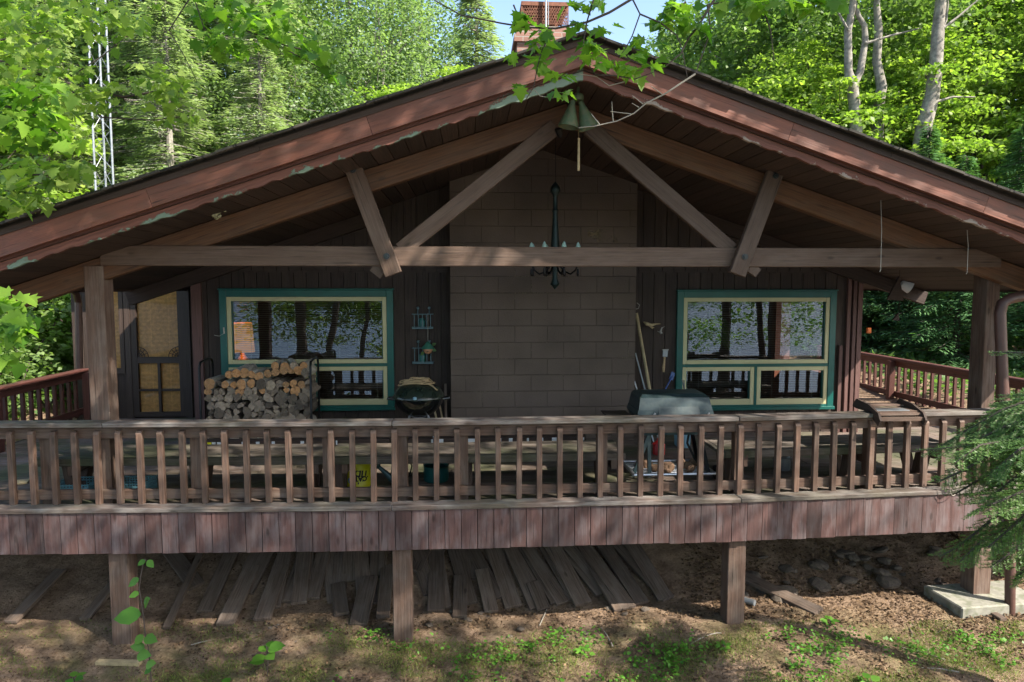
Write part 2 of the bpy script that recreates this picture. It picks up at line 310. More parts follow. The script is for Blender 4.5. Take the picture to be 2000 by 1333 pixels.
# ---------------------------------------------------------------- mesh builder
class MB:
    def __init__(s): s.v = []; s.f = []; s.uv = []; s.t = []; s.m = []
    def face(s, pts, uvs=None, tint=.5, mi=0):
        i = len(s.v); s.v += [tuple(p) for p in pts]; s.f.append(tuple(range(i, i + len(pts))))
        s.uv += uvs or [(p[0], p[2]) for p in pts]; s.t.append(tint); s.m.append(mi)
    def bar(s, a, b, w, h, up=(0, 0, 1), tint=None, mi=0, w2=None, h2=None, off=(0, 0)):
        """prism from a to b; w across, h along up"""
        a = Vector(a); b = Vector(b); d = (b - a); L = d.length; d.normalize(); up = Vector(up)
        sd = d.cross(up)
        if sd.length < 1e-5: sd = d.cross(Vector((1, 0, 0)))
        sd.normalize(); u2 = sd.cross(d).normalized()
        tint = .5 + rnd.uniform(-.09, .09) if tint is None else tint
        w2 = w if w2 is None else w2; h2 = h if h2 is None else h2
        o = sd * off[0] + u2 * off[1]
        c = []
        for q, ww, hh in ((a, w, h), (b, w2, h2)):
            for i, j in ((-1, -1), (1, -1), (1, 1), (-1, 1)): c.append(q + o + sd * (i * ww / 2) + u2 * (j * hh / 2))
        ru, rv = rnd.uniform(0, 40), rnd.uniform(0, 40)
        i0 = len(s.v); s.v += [tuple(p) for p in c]
        for k in range(4):
            k2 = (k + 1) % 4; s.f.append((i0 + k, i0 + k + 4, i0 + k2 + 4, i0 + k2)); e = (c[k2] - c[k]).length; v0 = rv + k * .37
            s.uv += [(ru, v0), (ru + L, v0), (ru + L, v0 + e), (ru, v0 + e)]
        for q in ((0, 1, 2, 3), (7, 6, 5, 4)):
            s.f.append(tuple(i0 + x for x in q)); s.uv += [(ru, rv), (ru, rv + w), (ru + .03, rv + w), (ru + .03, rv)]
        s.t += [tint] * 6; s.m += [mi] * 6
    def box(s, x0, x1, y0, y1, z0, z1, tint=None, mi=0, ax=None):
        dx, dy, dz = x1 - x0, y1 - y0, z1 - z0; cx, cy, cz = (x0 + x1) / 2, (y0 + y1) / 2, (z0 + z1) / 2
        ax = ax or max((dx, 'x'), (dy, 'y'), (dz, 'z'))[1]
        if ax == 'x': s.bar((x0, cy, cz), (x1, cy, cz), dy, dz, (0, 0, 1), tint, mi)
        elif ax == 'y': s.bar((cx, y0, cz), (cx, y1, cz), dx, dz, (0, 0, 1), tint, mi)
        else: s.bar((cx, cy, z0), (cx, cy, z1), dx, dy, (0, 1, 0), tint, mi)
    def tube(s, pts, r, n=8, tint=None, mi=0, cap=True):
        pts = [Vector(p) for p in pts]; rs = r if hasattr(r, '__len__') else [r] * len(pts)
        tint = .5 + rnd.uniform(-.1, .1) if tint is None else tint
        i0 = len(s.v); L = 0; us = []
        pu = None
        for i, p in enumerate(pts):
            d = (pts[min(i + 1, len(pts) - 1)] - pts[max(i - 1, 0)]).normalized()
            if pu is None: pu = d.orthogonal().normalized()
            else: pu = (pu - d * pu.dot(d)); pu = pu.normalized() if pu.length > 1e-6 else d.orthogonal().normalized()
            q = d.cross(pu)
            for k in range(n):
                a = 2 * math.pi * k / n; s.v.append(tuple(p + (pu * math.cos(a) + q * math.sin(a)) * rs[i]))
            if i: L += (p - pts[i - 1]).length
            us.append(L)
        for i in range(len(pts) - 1):
            for k in range(n):
                k2 = (k + 1) % n; s.f.append((i0 + i * n + k, i0 + i * n + k2, i0 + (i + 1) * n + k2, i0 + (i + 1) * n + k))
                s.uv += [(us[i], k / n * .3), (us[i], (k + 1) / n * .3), (us[i + 1], (k + 1) / n * .3), (us[i + 1], k / n * .3)]; s.t.append(tint); s.m.append(mi)
        if cap:
            for b in (0, (len(pts) - 1) * n):
                q = [i0 + b + k for k in range(n)]; s.f.append(tuple(q if b else q[::-1])); s.uv += [(0, 0)] * n; s.t.append(tint); s.m.append(mi)
    def lathe(s, c, prof, n=24, tint=.5, mi=0, axis=None, mis=None):
        """prof: (radius, height) pairs about a vertical (or given) axis through c"""
        c = Vector(c); Q = Vector(axis).to_track_quat('Z', 'Y').to_matrix() if axis is not None else Matrix.Identity(3)
        i0 = len(s.v)
        for r, h in prof:
            for k in range(n):
                a = 2 * math.pi * k / n; s.v.append(tuple(c + Q @ Vector((r * math.cos(a), r * math.sin(a), h))))
        for i in range(len(prof) - 1):
            for k in range(n):
                k2 = (k + 1) % n; s.f.append((i0 + i * n + k, i0 + i * n + k2, i0 + (i + 1) * n + k2, i0 + (i + 1) * n + k))
                s.uv += [(i * .1, k / n), (i * .1, (k + 1) / n), (i * .1 + .1, (k + 1) / n), (i * .1 + .1, k / n)]; s.t.append(tint); s.m.append(mis[i] if mis else mi)
    def build(s, name, mats, parent=None, smooth=False, bevel=0):
        me = bpy.data.meshes.new(name); me.from_pydata(s.v, [], s.f)
        uvl = me.uv_layers.new(name='UVMap'); uvl.data.foreach_set('uv', np.array(s.uv, dtype=np.float32).ravel())
        at = me.attributes.new('tint', 'FLOAT', 'FACE'); at.data.foreach_set('value', np.array(s.t, dtype=np.float32))
        mats = mats if isinstance(mats, (list, tuple)) else [mats]
        for m in mats: me.materials.append(M[m] if isinstance(m, str) else m)
        me.polygons.foreach_set('material_index', np.array(s.m, dtype=np.int32))
        if smooth: me.polygons.foreach_set('use_smooth', np.ones(len(s.f), dtype=bool))
        me.update()
        o = bpy.data.objects.new(name, me); sc.collection.objects.link(o)
        if smooth: me.set_sharp_from_angle(angle=R(40))
        if bevel:
            b = o.modifiers.new('bevel', 'BEVEL'); b.width = bevel; b.segments = 1; b.limit_method = 'ANGLE'
        if parent:
            o.parent = parent; o.matrix_parent_inverse = Matrix.Translation(-parent.location)
        return o
def tag(o, label=None, cat=None, group=None, kind=None):
    if label: o['label'] = label
    if cat: o['category'] = cat
    if group: o['group'] = group
    if kind: o['kind'] = kind
    return o
def thing(name, label, cat, loc=(0, 0, 0), group=None):
    o = bpy.data.objects.new(name, None); sc.collection.objects.link(o); o.location = loc; o.empty_display_size = .1
    return tag(o, label, cat, group)
def dup(o, loc=None, rot=None, scl=None, label=None):
    c = o.copy(); sc.collection.objects.link(c)
    if loc is not None: c.location = loc
    if rot is not None: c.rotation_euler = rot
    if scl is not None: c.scale = scl if hasattr(scl, '__len__') else (scl,) * 3
    if label: c['label'] = label
    for ch in o.children:
        k = ch.copy(); sc.collection.objects.link(k); k.parent = c; k.matrix_parent_inverse = ch.matrix_parent_inverse.copy()
    return c
def one(name, mats, fn, label, cat, group=None, smooth=False, bevel=0, kind=None):
    b = MB(); fn(b); return tag(b.build(name, mats, None, smooth, bevel), label, cat, group, kind)

# ---------------------------------------------------------------- roof constants
RX = .905; YF = 5.42; SL = .337
ZT = P(1140, 70, YF).z; ZS = P(1140, 146, YF).z          # ridge: shingle top, soffit
EAVE = 5.0
def zs(x): return ZS - SL * abs(x - RX)
def zt(x): return ZT - SL * abs(x - RX)
YW = 8.7; YB = 16.0; XL, XR = -3.40, 5.12; YD = 10.25; YC = 8.40
SD = -1  # left side
cabin = thing('cabin', 'dark brown wooden cabin with a low gable roof and a block chimney wall', 'cabin', (RX, YW, 0))
# ---- walls with openings
def wall_boards(b, x0, x1, z0, topf, y, holes, pitch=.152, mi=0):
    x = x0; k = 0
    while x < x1 - .01:
        xe = min(x + pitch, x1); segs = [(z0, min(topf(x), topf(xe)))]
        for (hx0, hx1, hz0, hz1) in holes:
            if xe > hx0 + .005 and x < hx1 - .005:
                ns = []
                for a, c in segs:
                    if hz0 > a: ns.append((a, min(c, hz0)))
                    if hz1 < c: ns.append((max(a, hz1), c))
                segs = ns
        tt = .5 + rnd.uniform(-.1, .1)
        for a, c in segs:
            if c - a > .01: b.box(x + .004, xe - .004, y, y + .02, a, c, tint=tt, ax='z')
        x += pitch; k += 1
WL = (P(441, 580, YW).x, P(757, 580, YW).x, P(600, 797, YW).z, P(600, 579, YW).z)
WR = (P(1335, 580, YW).x, P(1624, 580, YW).x, P(1480, 793, YW).z, P(1480, 580, YW).z)
b = MB()
holes = [WL, WR]
wall_boards(b, XL, XR, -.25, lambda x: zs(x) + .05, YW, holes)
wb = b.build('wall', 'wallboard', cabin)
b = MB()  # backing and the other walls
def strip_wall(b, x0, x1, z0, z1, y): b.box(x0, x1, y + .022, y + .12, z0, z1)
for (x0, x1) in ((XL, WL[0]), (WL[1], WR[0]), (WR[1], XR)):
    strip_wall(b, x0, x1, -.25, 2.15, YW)
for wnd in (WL, WR):
    strip_wall(b, wnd[0], wnd[1], -.25, wnd[2], YW); strip_wall(b, wnd[0], wnd[1], wnd[3], 2.15, YW)
for side in (-1, 1):
    x0, x1 = (XL, RX) if side < 0 else (RX, XR)
    y0 = YW + .022
    pts = [(x0, 2.15), (x1, 2.15), (x1, zs(x1) + .05), (x0, zs(x0) + .05)]
    b.face([(p[0], y0, p[1]) for p in pts])
b.build('wall_core', 'wallboard', cabin)
b = MB()
b.box(XL, XL + .1, YW + .12, YB, -.25, zs(XL) + .05)
b.box(XR - .1, XR, YW + .12, 9.3, -.25, zs(XR) + .05); b.box(XR - .1, XR, 10.6, YB, -.25, zs(XR) + .05)
b.box(XR - .1, XR, 9.3, 10.6, -.25, .7); b.box(XR - .1, XR, 9.3, 10.6, 1.85, zs(XR) + .05)
b.box(XL, XR, YB, YB + .1, -.25, 4.0)
b.build('side_wall', 'redtrim', cabin)
b = MB(); b.box(XL + .1, XR - .1, YW + .12, YB, -.2, -.02); b.box(XL + .1, XR - .1, 12.6, 12.7, -.02, 2.3)
b.box(XL + .1, XR - .1, YW + .12, 12.6, 2.3, 2.36); b.build('interior', 'interior', cabin)
# corner trim and corner boards
b = MB()
b.box(XR - .03, XR + .03, YW - .035, YW + .1, -.25, 2.25, ax='z'); b.build('corner_board', 'redtrim', cabin)
b = MB(); b.box(XL - .03, XL + .09, YW - .035, YW + .1, -.25, 2.3, ax='z')
b.build('corner_board', 'redtrim', cabin)
b = MB()  # scalloped frieze
for k in range(int((XR - XL) / .152)):
    x = XL + .1 + k * .152
    if -.28 < x + .07 < 2.1: continue
    z1 = P(600, 519, YW).z; z0 = P(600, 533, YW).z
    b.face([(x + .003, YW - .022, z1), (x + .003, YW - .022, z0 + .03), (x + .03, YW - .022, z0), (x + .122, YW - .022, z0), (x + .149, YW - .022, z0 + .03), (x + .149, YW - .022, z1)])
    b.box(x + .003, x + .149, YW - .021, YW - .001, z0 + .03, z1)
b.build('frieze_board', 'wallboard', cabin)
# battens stacked against right end of the wall (fixed trim laths)
b = MB()
for px, ztop in ((1638, 675), (1651, 527), (1662, 527)):
    xx = P(px, 700, YW).x; b.box(xx - .02, xx + .025, YW - .045, YW - .002, -.2, P(px, ztop, YW).z, ax='z')
b.build('batten', 'redtrim', cabin)
# ---- left wing with the door
b = MB()
XD0, XD1 = -5.75, -3.45
dx0, dx1 = P(258, 700, YD).x, P(362, 700, YD).x
nx0, nx1 = P(190, 650, YD).x, P(238, 650, YD).x
wall_boards(b, XD0, XD1, -.25, lambda x: 2.35, YD, [(dx0, dx1, -.3, 2.03), (nx0, nx1, P(215, 722, YD).z, 2.0)])
b.box(XD0, nx0, YD + .022, YD + .1, -.25, 2.35); b.box(nx1, dx0, YD + .022, YD + .1, -.25, 2.35); b.box(dx1, XD1, YD + .022, YD + .1, -.25, 2.35)
b.box(nx0, nx1, YD + .022, YD + .1, -.25, P(215, 722, YD).z); b.box(nx0, nx1, YD + .022, YD + .1, 2.0, 2.35); b.box(dx0, dx1, YD + .022, YD + .1, 2.03, 2.35)
b.build('entry_wall', 'wallboard', cabin)
b = MB(); b.box(XD0, XD0 + .1, YD + .1, 14, -.25, 2.35); b.build('side_wall', 'redtrim', cabin)
b = MB(); b.box(XD0 - .25, XL, YD - .5, 14.2, 2.36, 2.5); b.build('entry_roof', 'soffit', cabin)
# door
door = thing('d', None, None, ((dx0 + dx1) / 2, YD, 0)); door.name = 'door'; 
del_keys = [k for k in ('label', 'category', 'group') if k in door]
for k in del_keys: del door[k]
door.parent = cabin; door.matrix_parent_inverse = Matrix.Translation(-cabin.location)
def sub(o, par):
    o.parent = par; o.matrix_parent_inverse = Matrix.Translation(-(par.location)) ; return o
zd1 = 2.03; b = MB()
for (a, c) in ((dx0, dx0 + .085), (dx1 - .085, dx1)): b.box(a, c, YD - .02, YD + .03, 0.02, zd1, ax='z')
zm = P(310, 703, YD).z
for (z0, z1) in ((.02, .09), (zm - .05, zm + .04), (zd1 - .1, zd1)): b.box(dx0 + .085, dx1 - .085, YD - .018, YD + .03, z0, z1)
cx = (dx0 + dx1) / 2
b.box(cx - .018, cx + .018, YD - .016, YD + .02, .09, zm - .05, ax='z'); b.box(dx0 + .085, cx - .018, YD - .015, YD + .02, .40, .43); b.box(cx + .018, dx1 - .085, YD - .015, YD + .02, .40, .43)
# corner scrollwork brackets
for sx, x in ((1, dx0 + .085), (-1, dx1 - .085)):
    for rr in (.06, .1, .15):
        b.tube([(x + sx * rr * math.cos(a), YD - .005, zm + .04 + rr * math.sin(a)) for a in np.linspace(0, math.pi / 2, 7)], .006, 5)
    for a in (.4, .8, 1.2): b.tube([(x, YD - .005, zm + .04), (x + sx * .15 * math.cos(a), YD - .005, zm + .04 + .15 * math.sin(a))], .005, 4)
b.build('door_frame', 'door', door)
b = MB(); z = .05
while z < 1.98:
    b.tube([(dx0 + .05, YD + .05, z), (dx1 - .05, YD + .05, z)], .009, 5, tint=rnd.uniform(.3, .7), cap=False); z += .0195
for x in (dx0 + .25, dx1 - .25): b.box(x, x + .012, YD + .06, YD + .066, .05, 1.98)
b.build('bamboo_shade', 'bamboo', door)
b = MB(); b.face([(dx0 + .05, YD + .03, .05), (dx1 - .05, YD + .03, .05), (dx1 - .05, YD + .03, 1.98), (dx0 + .05, YD + .03, 1.98)]); b.build('glass_pane', 'doorglass', door)
# door casing, belongs to the wall
b = MB(); b.box(dx0 - .09, dx0, YD - .03, YD, -.02, 2.12, ax='z'); b.box(dx1, dx1 + .09, YD - .03, YD, -.02, 2.12, ax='z'); b.box(dx0, dx1, YD - .028, YD, 2.03, 2.12); b.build('door_casing', 'door', cabin)
# narrow side window with shade
def part_empty(name, par, loc):
    o = bpy.data.objects.new(name, None); sc.collection.objects.link(o); o.location = loc; o.parent = par
    o.matrix_parent_inverse = Matrix.Translation(-par.location); return o
nw = part_empty('window', cabin, ((nx0 + nx1) / 2, YD, 1)); zn0 = P(215, 722, YD).z
b = MB(); b.box(nx0 - .05, nx0 + .02, YD - .03, YD, zn0 - .06, 2.05, ax='z'); b.box(nx1 - .02, nx1 + .05, YD - .03, YD, zn0 - .06, 2.05, ax='z'); b.box(nx0 + .02, nx1 - .02, YD - .028, YD, zn0 - .06, zn0 + .02); b.build('window_frame', 'door', nw)
b = MB(); z = zn0
while z < 2.0: b.tube([(nx0, YD + .05, z), (nx1, YD + .05, z)], .009, 5, tint=rnd.uniform(.3, .7), cap=False); z += .0195
b.build('bamboo_shade', 'bamboo', nw)
b = MB(); b.face([(nx0, YD + .03, zn0), (nx1, YD + .03, zn0), (nx1, YD + .03, 2), (nx0, YD + .03, 2)]); b.build('glass_pane', 'doorglass', nw)
b = MB(); b.box(XD0 + .1, XL - .02, YD + .13, YD + .16, -.2, 2.34); b.build('interior_panel', 'interior', cabin)
# ---- picture windows
def window(px, panes, name_label, splitx, outer, y0s):
    (ox0, ox1, oy0, oy1) = outer
    e = part_empty('window', cabin, P((ox0 + ox1) / 2, oy1, YW)); e['label'] = name_label
    cxp = (ox0 + ox1) / 2
    X0, X1, Z1, Z0 = P(ox0, 600, YW - .04).x, P(ox1, 600, YW - .04).x, P(cxp, oy0, YW - .04).z, P(cxp, oy1, YW - .04).z
    tw = .085; b = MB(); y0, y1 = YW - .045, YW
    b.box(X0, X0 + tw, y0, y1, Z0, Z1, ax='z'); b.box(X1 - tw, X1, y0, y1, Z0, Z1, ax='z')
    b.box(X0 + tw, X1 - tw, y0 + .002, y1, Z1 - tw, Z1); b.box(X0 + tw, X1 - tw, y0 + .002, y1, Z0, Z0 + .055)
    b.box(X0 - .01, X1 + .01, y0 - .03, y0 - .001, Z0 - .012, Z0 + .03)
    b.box(X0 - .012, X1 + .012, y0 - .012, y1, Z1 + .001, Z1 + .02)
    zmid = P(cxp, 714, YW - .04).z
    b.box(X0 + tw, X1 - tw, y0 + .004, YW + .05, zmid - .02, zmid + .02)
    xs = P(splitx, 740, YW - .04).x
    b.box(xs - .018, xs + .018, y0 + .006, YW + .05, Z0 + .055, zmid - .02, ax='z')
    b.build('window_frame', 'teal', e, bevel=.004)
    cells = [(X0 + tw, X1 - tw, zmid + .02, Z1 - tw), (X0 + tw, xs - .018, Z0 + .055, zmid - .02), (xs + .018, X1 - tw, Z0 + .055, zmid - .02)]
    for i, (a, c, d, f) in enumerate(cells):
        b = MB(); s = .052; bt = s if i == 0 else .075
        b.box(a + .001, a + s, YW - .035, YW + .03, d, f, ax='z'); b.box(c - s, c - .001, YW - .035, YW + .03, d, f, ax='z')
        b.box(a + s, c - s, YW - .033, YW + .03, f - s, f); b.box(a + s, c - s, YW - .033, YW + .03, d, d + bt)
        b.box(a + s, a + s + .012, YW - .02, YW + .03, d + bt, f - s, mi=1, ax='z'); b.box(c - s - .012, c - s, YW - .02, YW + .03, d + bt, f - s, mi=1, ax='z')
        b.build('sash', ['cream', 'teal'], e, bevel=.003)
        b = MB(); b.face([(a + s, YW + .004, d + bt), (c - s, YW + .004, d + bt), (c - s, YW + .004, f - s), (a + s, YW + .004, f - s)]); b.build('glass_pane', 'glass', e)
        b = MB(); z = d + bt + .01
        while z < f - s - .01:
            b.bar((a + s + .01, YW + .09, z), (c - s - .01, YW + .09, z), .024, .0012, (0, .25, 1), tint=.5); z += .0235
        for x in np.arange(a + s + .2, c - s, .55): b.box(x, x + .003, YW + .077, YW + .079, d + bt, f - s)
        b.build('blind', 'blind', e)
    return X0, X1, Z0, Z1
window(0, 0, 'teal and cream picture window with a lit lamp behind it', 605, (428, 768, 567, 801), 0)
window(0, 0, 'teal and cream picture window with a houseplant behind it', 1476, (1323, 1634, 569, 799), 0)
# ---- block wall of the fireplace, chimney above the roof
cx0, cx1 = P(880, 650, YC).x, P(1241, 650, YC).x
b = MB()
def ztop_c(x): return zs(x) + .02
pts = [(cx0, -1.6), (cx1, -1.6), (cx1, ztop_c(cx1)), (RX, ztop_c(RX)), (cx0, ztop_c(cx0))]
zo = P(1000, 828 - 5 * 31.8, YC).z
b.face([(x, YC, z) for x, z in pts], [(x + .05, z - zo + 20.32) for x, z in pts])
for x in (cx0, cx1): b.face([(x, YC, -1.6), (x, YW, -1.6), (x, YW, ztop_c(x)), (x, YC, ztop_c(x))], [(YC, 0), (YW, 0), (YW, 4), (YC, 4)])
b.build('block_fireplace_wall', 'block', cabin)
b = MB(); bx = P(1148, 458, YC).x; bx1 = P(1207, 458, YC).x; bz = P(1178, 473, YC).z
b.face([(bx, YC - .003, bz), (bx1, YC - .003, bz), (bx1, YC - .003, bz + .155), (bx, YC - .003, bz + .155)]); b.build('pale_block_stain', 'blockstain', cabin)
CY = 9.0; h0, h1 = P(1004, 80, CY).x, P(1119, 80, CY).x; hz = P(1060, 57, CY).z
chim = part_empty('chimney', cabin, ((h0 + h1) / 2, CY, 3.5))
b = MB()
def uvbox(b, x0, x1, y0, y1, z0, z1):
    b.face([(x0, y0, z0), (x1, y0, z0), (x1, y0, z1), (x0, y0, z1)], [(x0, z0), (x1, z0), (x1, z1), (x0, z1)])
    b.face([(x1, y0, z0), (x1, y1, z0), (x1, y1, z1), (x1, y0, z1)], [(y0, z0), (y1, z0), (y1, z1), (y0, z1)])
    b.face([(x0, y1, z0), (x0, y0, z0), (x0, y0, z1), (x0, y1, z1)], [(y1, z0), (y0, z0), (y0, z1), (y1, z1)])
    b.face([(x1, y1, z0), (x0, y1, z0), (x0, y1, z1), (x1, y1, z1)], [(x1, z0), (x0, z0), (x0, z1), (x1, z1)])
    b.face([(x0, y0, z1), (x1, y0, z1), (x1, y1, z1), (x0, y1, z1)], [(0, 0.01), (.1, .01), (.1, .02), (0, .02)])
    b.face([(x0, y1, z0), (x1, y1, z0), (x1, y0, z0), (x0, y0, z0)], [(0, 0.01), (.1, .01), (.1, .02), (0, .02)])
uvbox(b, h0 + .04, h1 - .04, CY, CY + .7, 3.2, hz - .17); uvbox(b, h0, h1, CY - .04, CY + .74, hz - .17, hz - .08); uvbox(b, h0 + .03, h1 - .03, CY - .01, CY + .71, hz - .08, hz + .03)
b.build('brick_stack', 'brick', chim)
m0, m1 = P(1018, 30, CY).x, P(1110, 30, CY).x; mz0, mz1 = P(1060, 47, CY).z, P(1060, 12, CY).z
b = MB()
b.box(m0, m1, CY - .01, CY + .66, mz1, mz1 + .05)
for xx in np.linspace(m0, m1, 20):
    for s in (-1, 1): 
        x2 = min(max(xx + s * .12, m0), m1); b.tube([(xx, CY, mz0), (x2, CY, mz1)], .005, 4, cap=False); b.tube([(xx, CY + .64, mz0), (x2, CY + .64, mz1)], .005, 4, cap=False)
for z in np.linspace(mz0, mz1, 7): b.tube([(m0, CY, z), (m1, CY, z), (m1, CY + .64, z), (m0, CY + .64, z), (m0, CY, z)], .005, 4, cap=False)
b.box(m0 + .12, m1 - .12, CY + .12, CY + .5, mz0 - .04, mz0 + .1)
b.build('spark_cap', 'rust', chim)
b = MB(); xx = P(1066, 30, CY - .05).x; b.tube([(xx, CY - .06, hz - .3), (xx, CY - .06, hz + 1.2)], .012, 8); b.tube([(xx + .03, CY - .06, hz - .2), (xx + .03, CY - .06, hz + .5)], .006, 6); b.build('mast', 'galv', chim, True)
# ---- roof
roof = part_empty('roof', cabin, (RX, YF, ZT))
b = MB()
for s in (-1, 1):
    xe = RX + s * (EAVE + .04)
    L = math.hypot(EAVE + .04, SL * (EAVE + .04))
    q = [(RX, YF - .045, ZT), (xe, YF - .045, zt(xe)), (xe, YB + .5, zt(xe)), (RX, YB + .5, ZT)]
    b.face(q, [(0, 0), (0, L), (11, L), (11, 0)])
    d = .02
    b.face([(p[0], p[1], p[2] - d) for p in q][::-1], [(0, 0)] * 4)
    # ragged shingle edge: tiny overlapping tabs along the rake
    k = 0; x = 0
    while x < EAVE:
        x2 = min(x + .14, EAVE + .04); o_ = rnd.uniform(0, .025)
        a, c = RX + s * x, RX + s * x2
        b.bar((a, YF - .03 - o_, zt(a) + .004 + (k % 2) * .003), (c, YF - .03 - o_, zt(c) + .007), .07, .018, (0, 0, 1), tint=.4); x = x2; k += 1
b.build('shingles', 'shingle', roof)
dz = [ZT - .022, ZT - .022 - .045]   # drip board
f1 = (dz[1] + .001, dz[1] - .155); f2 = (f1[1] + .02, ZS - .012)
for nm, (za, zb_), yy, th, mt in (('drip_board', dz, YF - .012, .05, 'drip'), ('fascia_board', f1, YF, .04, 'fascia')):
    for s in (-1, 1):
        xe = RX + s * EAVE; zc = (za + zb_) / 2; n = 3 if nm == 'fascia_board' else 2
        b = MB()
        for i in range(n):
            a = RX + s * EAVE * i / n + s * .001; c = RX + s * EAVE * (i + 1) / n - s * .002
            hh = (za - zb_) * math.cos(math.atan(SL))
            b.bar((a, yy + th / 2, zc - SL * abs(a - RX)), (c, yy + th / 2, zc - SL * abs(c - RX)), th, hh, (0, 0, 1))
        b.build(nm, mt, roof)
for s in (-1, 1):      # scalloped lower fascia
    b = MB(); n = 420; yy = YF + .075; h0_ = f2[0]; top = []; bot = []
    for i in range(n + 1):
        t = EAVE * i / n; x = RX + s * t; z = -SL * t
        wv = .009 * abs(math.sin(t * math.pi / .17)) + .004 * math.sin(t * 37) + .003 * math.sin(t * 11.3) + .004 * rnd.random()
        top.append((x, h0_ + z)); bot.append((x, f2[1] + z - .012 + wv))
    for i in range(n):
        u0, u1 = EAVE * i / n, EAVE * (i + 1) / n
        q = [(bot[i][0], yy, bot[i][1]), (bot[i + 1][0], yy, bot[i + 1][1]), (top[i + 1][0], yy, top[i + 1][1]), (top[i][0], yy, top[i][1])]
        if s < 0: q = [q[1], q[0], q[3], q[2]]; uu = [(u1, 0), (u0, 0), (u0, .14), (u1, .14)]
        else: uu = [(u0, 0), (u1, 0), (u1, .14), (u0, .14)]
        b.face(q, uu)
        q2 = [(p[0], p[1] + .035, p[2]) for p in q][::-1]; b.face(q2, uu[::-1])
        b.face([q[1], q[0], (q[0][0], yy + .035, q[0][2]), (q[1][0], yy + .035, q[1][2])], [(u0, 0)] * 4)
    b.build('scalloped_fascia', 'peel' if s < 0 else 'peelr', roof)
for s in (-1, 1):      # soffit boards
    b = MB(); t = 0
    while t < EAVE - .02:
        t2 = min(t + .142, EAVE); a, c = RX + s * (t + .003), RX + s * (t2 - .003)
        m_ = (a + c) / 2; d = Vector((c - a, 0, -SL * (t2 - t - .006)))
        ctr = Vector((m_, 0, zs(m_) + .012)); wdt = d.length
        up = Vector((s * SL, 0, 1)).normalized()
        b.bar((ctr.x, YF + .112, ctr.z), (ctr.x, YB + .4, ctr.z), wdt, .018, up, tint=.5 + rnd.uniform(-.15, .15)); t = t2
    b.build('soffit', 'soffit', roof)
b = MB()   # roof deck above the soffit, gutter boards
for s in (-1, 1):
    xe = RX + s * EAVE
    b.face([(RX, YF + .05, ZS + .05), (xe, YF + .05, zs(xe) + .05), (xe, YB + .4, zs(xe) + .05), (RX, YB + .4, ZS + .05)])
    b.box(min(xe, xe + s * .03), max(xe, xe + s * .03), YF + .001, YB + .4, zs(xe) - .02, zt(xe) - .03)
b.build('roof_deck', 'soffit', roof)
for s in (-1, 1):  # gutters
    xe = RX + s * (EAVE + .09); z = zt(xe) - .03; b = MB()
    pr = [(-.055, .05), (-.05, -.03), (.03, -.055), (.055, .0), (.06, .05)]
    for i in range(4):
        (a, c), (e, f) = pr[i], pr[i + 1]
        b.face([(xe + s * a, YF + .05, z + c), (xe + s * a, YB, z + c), (xe + s * e, YB, z + f), (xe + s * e, YF + .05, z + f)])
        b.face([(xe + s * a * .93, YF + .05, z + c), (xe + s * e * .93, YF + .05, z + f), (xe + s * e * .93, YB, z + f), (xe + s * a * .93, YB, z + c)])
    b.build('gutter', 'pipe', roof)
# wall rafters tails at the wall plane
for s in (-1, 1):
    b = MB(); a = RX + s * (2.0); c = RX + s * (EAVE + .06); hh = .17
    b.bar((a, YW - .06, zs(a) - hh / 2 - .006), (c, YW - .06, zs(c) - hh / 2 - .006), .09, hh * .95, (0, 0, 1)); b.build('wall_rafter', 'soffit' if s < 0 else 'drip', roof)

# ---- truss in front
YT = 6.22; hh = .205
for s in (-1, 1):
    b = MB(); a = RX; c = RX + s * 4.93
    b.bar((a + s * .002, YT + .03, zs(a) - hh / 2 - .004), (c, YT + .03, zs(c) - hh / 2 - .004), .10, hh * .95, (0, 0, 1)); b.build('rafter', 'rafter', cabin, bevel=.006)
ztb1, ztb0 = P(1000, 483, YT).z, P(1000, 521, YT).z
tb0, tb1 = P(172, 500, YT).x, P(1955, 500, YT).x
def roll_z(x): return .0
b = MB(); b.box(tb0 + .12, tb1 - .02, YT - .04, YT + .018, ztb0, ztb1)
b.build('tie_beam', 'beam', cabin, bevel=.006)
def brace(p0, p1, wpx, y, nm='brace', th=.06, mt='beam'):
    a, c = P(*p0, y), P(*p1, y); b = MB(); b.bar(a, c, th, wpx / FOC * y, (0, 0, 1) if abs((c - a).normalized().z) < .9 else (1, 0, 0)); return b.build(nm, mt, cabin, bevel=.005)
def brace2(p0, p1, wpx, y, nm, th=.06, mt='beam'):
    a, c = P(*p0, y), P(*p1, y); d = (c - a).normalized(); b = MB(); b.bar(a, c, th, wpx / FOC * y, Vector((0, 1, 0)).cross(d)); return b.build(nm, mt, cabin, bevel=.005)
brace2((1085, 248), (783, 490), 31, YT - .003, 'diagonal_brace', .055)
brace2((1150, 250), (1428, 490), 31, YT - .003, 'diagonal_brace', .055)
hl = brace2((686, 318), (769, 537), 33, YT - .09, 'hanger_post', .06)
hr = brace2((1518, 325), (1439, 537), 33, YT - .09, 'hanger_post', .06)
for hg, pts_ in ((hl, ((689, 332), (755, 501))), (hr, ((1515, 344), (1455, 502)))):
    for (x, y) in pts_:
        p = P(x, y, YT - .125); b = MB(); b.lathe(p, [(.0, -.0), (.028, 0), (.028, .005), (.014, .006), (.014, .018), (0, .018)], 12, axis=(0, -1, 0))
        bo = b.build('bolt', 'dkmetal', None, True); bo.parent = hg
